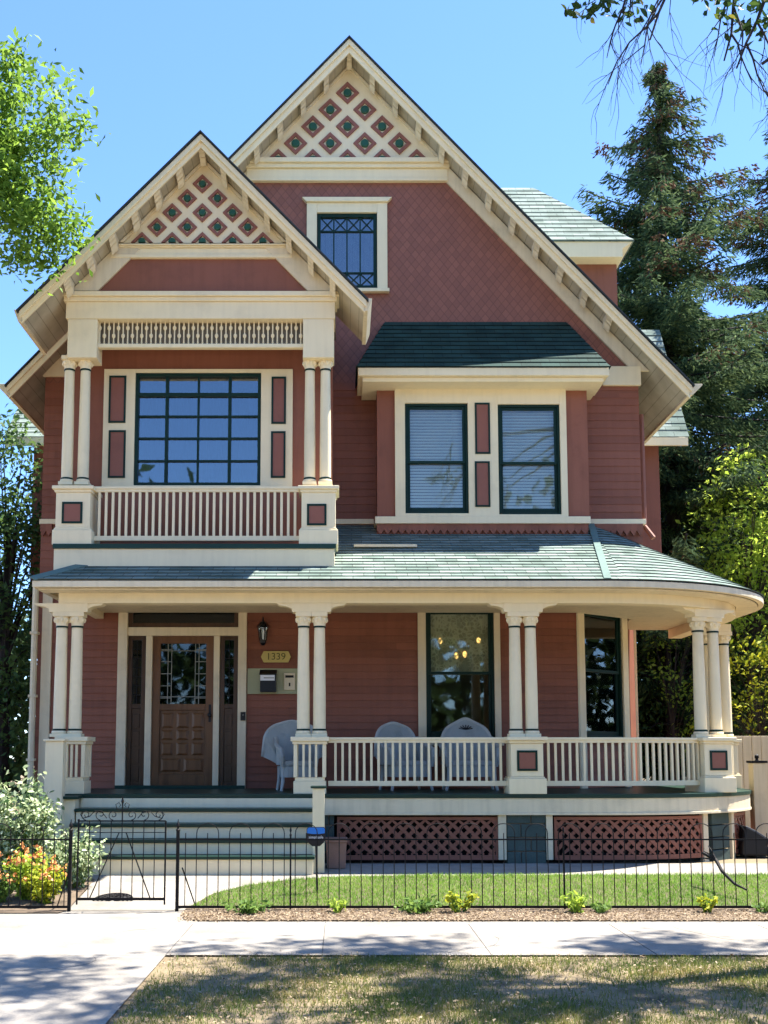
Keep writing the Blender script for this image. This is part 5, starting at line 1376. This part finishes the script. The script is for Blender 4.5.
def spruce(label, base, height, rbase, seed, n_wh=34, dens=1.0, brown=.25, zmin=.5):
    t = empty('spruce_tree', label, 'spruce tree', base, 'tall spruces behind the house')
    r_ = np.random.default_rng(seed); MBk = MB(); MBk.tube([(0, 0, -.2), (.05, 0, height*.5), (0, 0, height)], [.32, .17, .02], 9)
    C = []; T = []; CB = []; TB = []
    for w in range(n_wh):
        f_ = (w+.5)/n_wh; z = zmin+(height-zmin)*(1-(1-f_)**1.15) if False else zmin+(height-zmin)*f_**.92
        q = 1-z/height
        L = min(rbase, .56*(height-z))+.10
        nb = 5+int(3*q) 
        for b_ in range(nb):
            a = r_.uniform(0, 2*math.pi); l_ = L*r_.choice([r_.uniform(.45, .9), r_.uniform(.8, 1.32)]); z0 = z+r_.uniform(-.35, .35)
            droop = .10+.34*q
            n = max(4, int(l_/.16)); u = np.linspace(.08, 1, n)
            px_ = np.cos(a)*l_*u; py_ = np.sin(a)*l_*u; pz_ = z0-droop*l_*(u-.55*u**3)*1.0
            pts = np.stack([px_, py_, pz_], 1)
            MBk.tube([tuple(p) for p in pts[::max(1, n//4)]], .018+.02*q, 4)
            side = np.array([-math.sin(a), math.cos(a), 0])
            for i in range(n):
                wl_ = .16+.42*min(l_, 2.4)*.40*math.sin(math.pi*min(1, .15+u[i]*.80))*(1-.35*u[i])
                m = int((5+9*wl_/.5)*dens)
                s = r_.uniform(-1, 1, m)*wl_
                hang = -np.abs(s)*.35-r_.uniform(0, .22, m)*(.5+q)
                c = pts[i]+side*s[:, None]+np.stack([np.zeros(m), np.zeros(m), hang], 1)+r_.normal(size=(m, 3))*.05
                d = side*np.sign(s)[:, None]*.55+np.array([math.cos(a), math.sin(a), 0])*.6+np.array([0, 0, -.55])+r_.normal(size=(m, 3))*.35
                if r_.random() < brown*(1 if f_ > .62 else .12) and u[i] > .35: CB.append(c); TB.append(d)
                else: C.append(c); T.append(d)
    def blades(C, T, ln=.21, wd=.042):
        C = np.concatenate(C); T = np.concatenate(T); T /= np.linalg.norm(T, axis=1, keepdims=True)
        s = np.cross(T, r_.normal(size=T.shape)); s /= np.linalg.norm(s, axis=1, keepdims=True)
        l_ = ln*r_.uniform(.7, 1.3, len(C))[:, None]; w_ = wd*r_.uniform(.7, 1.3, len(C))[:, None]
        return np.stack([C-T*l_*.5, C+s*w_*.5, C+T*l_*.5, C-s*w_*.5], 1).reshape(-1, 3)
    np_mesh('crown', blades(C, T), 4, 'needle', t)
    if CB: np_mesh('cones', blades(CB, TB, .15, .05), 4, 'needle_brown', t)
    MBk.build('trunk', 'bark_dark', t)
    return t
gY = .3
spruce('tallest dark spruce with brown cones rising behind the right roof', (P(664, 300, 12).x, 12, gY), P(660, 62, 12).z-gY, 4.6, 3, 52, 3.0, .26, 1.2)
spruce('second spruce at the right edge with long drooping boughs', (P(812, 300, 17).x, 17.2, gY), P(800, 60, 17).z-gY, 6.4, 5, 54, 3.0, .10, 1.2)
# light green tree right
c = P(752, 545, 8.5)
broadleaf('leafy_tree', 'sunlit lime green tree in front of the spruces at right', 'tree', (P(752, 700, 8.5).x, 8.5, gY), P(750, 440, 8.5).z-gY,
          [((c.x+.0, 8.5, c.z+.3), (1.35, 1.3, 1.7)), ((c.x-.75, 8.2, c.z-.6), (.9, .9, .9)), ((c.x+1.2, 8.4, c.z-.2), (1.2, 1.2, 1.5)), ((c.x+.7, 8.0, c.z-1.4), (1.3, 1.0, .8)), ((c.x+.0, 8.5, c.z+1.4), (.6, .6, .7)), ((c.x-.2, 8.0, c.z-2.0), (1.0, .8, .8)), ((c.x+.8, 7.8, c.z-2.9), (1.0, .8, .8)), ((c.x-.9, 8.1, c.z-1.4), (.55, .6, .5))], 'leaf_lime', .13, 5, 40, .20, .13)
c = P(758, 690, 6.6)
broadleaf('yellow_shrub', 'yellow-green shrub above the tan board fence', 'shrub', (c.x, 6.6, gY), 3.2, [((c.x, 6.6, c.z), (1.0, .8, 1.0)), ((c.x+.9, 6.6, c.z+.3), (1.0, .8, 1.1)), ((c.x-.6, 6.7, c.z-.4), (.5, .5, .6))], 'leaf_yellow', .10, 7, 36, .17, .05)
c = P(668, 660, 9.5)
broadleaf('dark_tree', 'shady dark tree seen through the open porch corner', 'tree', (c.x, 9.5, gY), 6.6, [((c.x, 9.5, c.z+.3), (1.5, 1, 2.0)), ((c.x+1.2, 9.6, c.z-.9), (1.3, 1, 1.6)), ((c.x-1.0, 9.7, c.z+1.0), (1.2, 1, 1.5)), ((c.x+2.6, 9.8, c.z+.6), (1.4, 1, 1.6)), ((c.x, 9.6, c.z-2), (1.8, .8, 1.0))], 'leaf_left', .13, 5, 36, .22, .12, 'bark_dark')
c = P(666, 665, 8.6)
broadleaf('bright_shrub', 'small-leaved shrub with brightened leaves beyond the porch between the columns', 'shrub', (c.x, 8.2, gY), 3.2, [((c.x-.1, 8.2, c.z), (.55, .5, .9)), ((c.x+.2, 8.2, c.z-1.1), (.6, .5, .7)), ((c.x+.3, 8.2, c.z+.9), (.5, .4, .4))], 'leaf_lime', .10, 9, 30, .15, .05)  # stands in tree shade; the lime leaf colour supplies its lit look
# left dark trees
for i, (px, py, Y, r_, lab) in enumerate(((8, 560, 6.0, 1.7, 'dark leafy tree close against the left wall of the house'), (-60, 560, 9, 2.3, 'dark tree farther back at the left edge'))):
    c = P(px, py, Y)
    broadleaf('dark_tree', lab, 'tree', (c.x, Y, gY), 8.6 if i == 0 else 9.5, [((c.x-.1, Y, c.z+1.4), (1.0*r_/1.7, 1.2, 1.3)), ((c.x-.1, Y, c.z-.2), (1.2*r_/1.7, 1.2, 1.5)), ((c.x-.2, Y, c.z-2.0), (1.1*r_/1.7, 1.2, 1.3)), ((c.x+.1, Y, c.z-3.2), (1.0, 1.0, .9))], 'leaf_left', .13, 8.5, 40, .24, .14, 'bark_dark')
c = P(18, 470, 5.2)
# left front tree, trunk outside the frame
c = P(20, 165, -1.6)
broadleaf('leafy_tree', 'sunlit green tree reaching in at the upper left', 'tree', (c.x-2.4, -1.6, 0), 12.0, [((c.x+.02, -1.6, c.z+.65), (.66, .7, .75)), ((c.x+.12, -1.5, c.z-.35), (.72, .7, .62)), ((c.x+.05, -1.5, c.z-1.0), (.58, .6, .35)), ((c.x+.5, -1.5, c.z-.85), (.35, .4, .25)), ((c.x-.9, -1.5, c.z+.3), (1.1, 1, 1.3)), ((c.x-2.4, -1.4, c.z+.6), (1.7, 1.6, 1.9)), ((c.x-3.6, -1.5, c.z-.2), (1.5, 1.5, 1.5))], 'leaf_mid', .115, 24, 50, .15, .15, 'bark', aspect=.40, fmin=.55)
# street tree over the pavement; trunk right of the frame
tb = (6.4, -5.2, 0)
blobs = [((2.6, -4.5, 12.3), (1.1, .75, .7)), ((4.2, -5.3, 12.5), (1.3, .6, .8)), ((5.6, -3.3, 12.8), (1.5, .6, .8)), ((7.0, -5.0, 12.6), (1.6, .7, .9)), ((8.4, -3.2, 12.9), (1.3, .6, .8)), ((9.1, -5.4, 12.2), (1.5, .8, .9)),
         ((5.5, -6.5, 12.2), (1.5, .6, .8)), ((3.3, -6.9, 12.0), (1.2, .6, .7)), ((7.8, -7.2, 12.2), (1.6, .7, .8)), ((9.6, -3.0, 12.6), (1.2, .6, .7)), ((2.2, -6.0, 12.2), (.7, .5, .5)), ((4.9, -4.2, 12.7), (.9, .4, .5)), ((6.6, -6.9, 12.4), (1.1, .5, .6)), ((8.9, -6.6, 12.3), (1.2, .5, .6)), ((10.6, -5.0, 12.4), (1.1, .6, .6)), ((10.4, -7.3, 12.4), (1.3, .5, .6)), ((4.0, -8.2, 12.3), (1.3, .4, .6)), ((7.0, -8.6, 12.6), (1.6, .4, .6))]
broadleaf('street_tree', 'street tree whose leafy twigs hang in at the upper right', 'tree', tb, 14.5, blobs, 'leaf_dark_warm', .17, 4.4, 80, .22, .24, 'bark_dark', fmin=.93)
def twigs(parent, px, py, Y, n, spread, seed):
    pass
stt = [o for o in bpy.data.objects if o.name.startswith('street_tree')][0]
rr = random.Random(4); mb = MB(); LC = []
def grow(p, d, l_, r_, depth):
    pts = [p]; q = p.copy(); dd = d.copy()
    for k in range(4):
        dd = (dd+Vector((rr.uniform(-.28, .28), rr.uniform(-.2, .2), rr.uniform(-.30, .10)))).normalized(); q = q+dd*(l_/4); pts.append(q.copy())
    mb.tube(pts, [r_*(1-.16*k) for k in range(5)], 5)
    if depth > 0:
        for k in range(3 if depth > 1 else 4):
            s = pts[1+(k % 4)]; nd = (dd+Vector((rr.uniform(-.9, .9), rr.uniform(-.5, .5), rr.uniform(-.6, .3)))).normalized()
            grow(s, nd, l_*rr.uniform(.5, .75), r_*.5, depth-1)
    return pts
tl = Vector(tb); Yt = -6.4
for px, py, dx, l_ in ((700, -60, -.25, 1.15), (740, -50, -.12, 1.0), (775, -30, -.1, 1.0), (640, -80, -.35, .9), (790, 20, .0, 1.0)):
    p = P(px, py, Yt)-tl; grow(p, Vector((dx, rr.uniform(-.2, .2), -.75)).normalized(), l_, .021, 3)
    grow(Vector((-.3, -.2, 9.2)), (p-Vector((-.3, -.2, 9.2))).normalized(), (p-Vector((-.3, -.2, 9.2))).length*1.0, .04, 0)
mb.build('twigs', 'bark_dark', stt)
K = []
for px, py, n, sp_ in ((575, 8, 16, .05), (600, 2, 22, .07), (628, -6, 26, .08), (640, 16, 16, .06), (588, 16, 9, .04), (612, 8, 20, .07), (752, 24, 20, .06), (768, 34, 14, .06), (708, 0, 16, .06), (720, 4, 18, .06), (728, 26, 10, .045), (745, 5, 30, .09), (765, 10, 22, .07), (690, -16, 16, .07), (660, -18, 12, .06)):
    c = P(px, py, Yt)-tl; K.append(np.array(c)+rng.normal(size=(n, 3))*sp_*np.array([1.3, 1, 1]))
K = np.concatenate(K); Nn = rng.normal(size=K.shape)+np.array([0, -.6, .3])
np_mesh('leaves', leaf_quads(K, Nn, .085, .55, .35, True), 6, 'leaf_twig', stt)

def leaf_mass(name, x0, x1, y0, y1, ztop, n, leaf, mat):
    x = rng.uniform(x0, x1, n); y = rng.uniform(y0, y1, n)
    top = ztop*(.72+.16*np.sin(x*.55+1)+.12*np.sin(x*1.37+y)+.06*np.sin(x*3.1)); z = rng.uniform(0, 1, n)**.8*top+gY*.5
    C = np.stack([x, y, z], 1); np_mesh(name, leaf_quads(C, rng.normal(size=C.shape)+np.array([0, -.3, .6]), leaf, .6), 4, mat, None, 'stuff')
leaf_mass('far_trees', -30, 34, 19, 22, 7.0, 26000, .5, 'leaf_dark')
leaf_mass('far_trees', 22, 27, -12, 19, 8.0, 9000, .6, 'leaf_dark')  # unseen mass off to the right, added to darken the corner window's reflection
leaf_mass('opposite_trees', -45, 45, -52, -44, 19.0, 9000, 1.1, 'leaf_dark')
leaf_mass('opposite_trees', -45, 45, -44, -42, 8.0, 9000, .8, 'leaf_dark')
# shrub and flowers left of the gate
def small_plant(name, label, cat, loc, h, w, n, leaf, mat, group=None, stems=7, aspect=.4, flower=None, nf=0, fsize=.03, dense=1):
    t = empty(name, label, cat, loc, group); mb = MB(); C = []; N_ = []; tips = []
    for i in range(stems):
        a = rng.uniform(0, 2*math.pi); q = rng.uniform(.15, 1)**.6; hh = h*(1-.35*q)*rng.uniform(.8, 1.08)
        tip = np.array([math.cos(a)*w*q, math.sin(a)*w*q*.8, hh]); b0 = tip*np.array([.25, .25, 0])
        mid = (tip+b0)/2+np.array([0, 0, .08*h]); mb.tube([tuple(b0), tuple(mid), tuple(tip)], [.006, .005, .002], 4); tips.append(tip)
        m = max(4, int(n/stems)); u = rng.uniform(.12, 1.02, m)[:, None]
        p = (1-u)**2*b0+2*u*(1-u)*mid+u*u*tip; p = p+rng.normal(size=(m, 3))*w*.10
        C.append(p); N_.append(rng.normal(size=(m, 3))*.7+np.array([0, -.3, .7]))
    C = np.concatenate(C); C[:, 2] = np.maximum(C[:, 2], .015); N_ = np.concatenate(N_)
    np_mesh('leaves', leaf_quads(C, N_, leaf, aspect, .35, True), 6, mat, t); mb.build('stems', 'leaf_weed', t)
    if flower:
        F_ = []
        for i in range(nf):
            tp = tips[i % len(tips)]; F_.append(tp+rng.normal(size=3)*np.array([w*.22, w*.2, .05*h])+np.array([0, 0, .02]))
        F_ = np.array(F_); Q = np.repeat(F_, 5, 0)+rng.normal(size=(len(F_)*5, 3))*fsize*.35
        np_mesh('blossoms', leaf_quads(Q, rng.normal(size=Q.shape)+np.array([0, -.8, .6]), fsize, .8), 4, flower, t)
    return t
b = P(18, 860, -2.2); small_plant('variegated_shrub', 'big pale variegated shrub left of the steps', 'shrub', (b.x-.15, -1.9, gz(-1.9)), 1.42, .56, 3200, .07, 'leaf_white', stems=70, aspect=.55)
b = P(85, 860, -1.9); small_plant('variegated_shrub', 'small pale variegated shrub at the left gate post', 'shrub', (b.x-.1, -2.0, gz(-2.0)), .78, .42, 1500, .055, 'leaf_white', stems=36, aspect=.55)
b = P(20, 890, -2.7); small_plant('flower_clump', 'orange-flowered clump behind the left fence section', 'flowers', (b.x+.05, -2.55, gz(-2.55)), .62, .30, 900, .075, 'leaf_lime', stems=26, flower='flower_orange', nf=34, fsize=.045)
b = P(42, 895, -2.75); small_plant('flower_clump', 'yellow-green flower clump nearest the left gate post', 'flowers', (b.x+.02, -2.72, gz(-2.72)), .48, .24, 620, .065, 'leaf_yellow', stems=22, flower='flower_orange', nf=14, fsize=.045)
b = P(2, 905, -2.8); small_plant('flower_clump', 'low peach-flowered clump at the far left of the fence', 'flowers', (b.x-.1, -2.7, gz(-2.7)), .36, .26, 420, .06, 'leaf_weed', stems=18, flower='flower_orange', nf=22, fsize=.04)
W_ = [(245, 913, .13, .30, 220, .07, 'leaf_weed', 'broad flat green weed patch nearest the gate'), (337, 911, .17, .12, 80, .06, 'leaf_lime', 'small yellow-green tuft in the bed below the planter'), (418, 916, .15, .28, 240, .08, 'leaf_weed', 'wide leafy green weed in the middle of the bed'),
      (461, 911, .28, .17, 170, .065, 'leaf_yellow', 'tall yellow-green weed beside the wide green weed'), (577, 912, .24, .16, 150, .07, 'leaf_lime', 'upright green plant under the second fence post'), (600, 915, .10, .18, 90, .06, 'leaf_weed', 'low green sprawl right of the upright plant'),
      (708, 910, .22, .12, 110, .06, 'leaf_yellow', 'yellow-leaved plant in the bed before the fallen branch'), (764, 914, .12, .15, 80, .06, 'leaf_weed', 'small weed at the far right end of the bed')]
for px, py, h_, w_, n, lf, mt, lab in W_:
    b = P(px, py, -3.3)
    small_plant('bed_weed', lab, 'weed', (b.x, -3.28, gz(-3.28)+.018), h_, w_, n, lf, mt, 'weeds along the fence bed', stems=14)

# grass and litter (nobody could count them)
def grass(name, xy, hmin, hmax, wd, mat, dz):
    n = len(xy); z = np.array([gz(float(y)) for y in xy[:, 1]])+dz
    a = rng.uniform(0, 2*math.pi, n); l_ = rng.uniform(hmin, hmax, n); ln = rng.uniform(.1, .9, n)
    b0 = np.stack([xy[:, 0]-np.cos(a)*wd, xy[:, 1]-np.sin(a)*wd, z], 1); b1 = np.stack([xy[:, 0]+np.cos(a)*wd, xy[:, 1]+np.sin(a)*wd, z], 1)
    d = rng.uniform(0, 2*math.pi, n)
    tp = np.stack([xy[:, 0]+np.cos(d)*l_*ln, xy[:, 1]+np.sin(d)*l_*ln, z+l_*np.sqrt(1-ln*ln*.8)], 1)
    return np_mesh(name, np.stack([b0, b1, tp], 1).reshape(-1, 3), 3, mat, None, 'stuff')
n = 78000; y = rng.uniform(-2.93, -1.2, n); x = rng.uniform(-1.8, 9.5, n); keep = x > np.array([lx(float(q)) for q in y])+.02
grass('lawn_grass', np.stack([x, y], 1)[keep], .02, .055, .004, 'grass_lawn', .012)
n = 110000; y = rng.uniform(-9.6, -5.72, n); x = rng.uniform(-1.46, 5.2, n)
pn = np.sin(x*2.1+1.3*np.sin(y*1.7))+np.sin(y*3.1+x*.9)+.6*np.sin(x*5.3-y*4.1)
k = rng.random(n) < np.clip(.55+.30*pn, .12, 1)
edge = y < -5.72+.03*np.sin(x*3)+.05*rng.normal(size=n)
grass('dry_grass', np.stack([x, y], 1)[k & edge], .02, .065, .0035, 'grass_dry', -.012)
n = 9000; y = rng.uniform(-9.4, -5.5, n); x = rng.uniform(-1.5, 5.2, n); k = rng.random(n) < np.where(y < -5.7, .5, .04)
Cc = np.stack([x, y, np.full(n, .012)], 1)[k]
np_mesh('leaf_litter', leaf_quads(Cc, rng.normal(size=Cc.shape)*.3+np.array([0, 0, 1]), .03, .5), 4, 'litter', None, 'stuff')
n = 13000; y = -2.95-.88*rng.uniform(0, 1, n)**.9+.05*rng.normal(size=n); x = rng.uniform(-1.7, 8.4, n)
Cc = np.stack([x, y, np.array([gz(float(q)) for q in y])+.024], 1)
np_mesh('mulch_chips', leaf_quads(Cc, rng.normal(size=Cc.shape)*.5+np.array([0, 0, 1]), .035, .35), 4, 'litter', None, 'stuff')

# ================================================================== LIGHT, CAMERA
sun_dir = Vector((1.0, .39, 2.35)).normalized()
el = math.asin(sun_dir.z); az = math.atan2(sun_dir.x, sun_dir.y)
sl = bpy.data.lights.new('sun', 'SUN'); sl.energy = 5.0; sl.angle = R(.5); sl.color = (1, .955, .875)
so = bpy.data.objects.new('sun', sl); COL.objects.link(so); so.rotation_euler = sun_dir.to_track_quat('Z', 'Y').to_euler(); so.location = (20, 10, 40)
w = bpy.data.worlds.new('World'); S.world = w; w.use_nodes = True
nt = w.node_tree; bg = nt.nodes['Background']; sk = nt.nodes.new('ShaderNodeTexSky'); sk.sky_type = 'NISHITA'; sk.sun_disc = False
sk.sun_elevation = el; sk.sun_rotation = az; sk.altitude = 1500; sk.air_density = 1.0; sk.dust_density = .2; sk.ozone_density = 10.0
nt.links.new(sk.outputs[0], bg.inputs[0]); bg.inputs[1].default_value = .117
cd = bpy.data.cameras.new('camera'); cam = bpy.data.objects.new('camera', cd); COL.objects.link(cam); S.camera = cam
cam.location = (0, CY, CZ); cam.rotation_euler = (R(90)+TILT, 0, 0)
cd.sensor_fit = 'HORIZONTAL'; cd.sensor_width = 36; cd.lens = F*36/768; cd.clip_end = 1000; cd.clip_start = .1
cd.shift_x = (384-PX)/768; cd.shift_y = -(512-PY)/768
S.render.resolution_x, S.render.resolution_y = 768, 1024
vs_ = S.view_settings; vs_.view_transform = 'Standard'; vs_.look = 'None'; vs_.exposure = 1.85; vs_.gamma = 1; vs_.use_curve_mapping = False
S.render.engine = 'CYCLES'
try: S.cycles.use_denoising = True
except Exception: pass
S.cycles.max_bounces = 8; S.cycles.transparent_max_bounces = 12
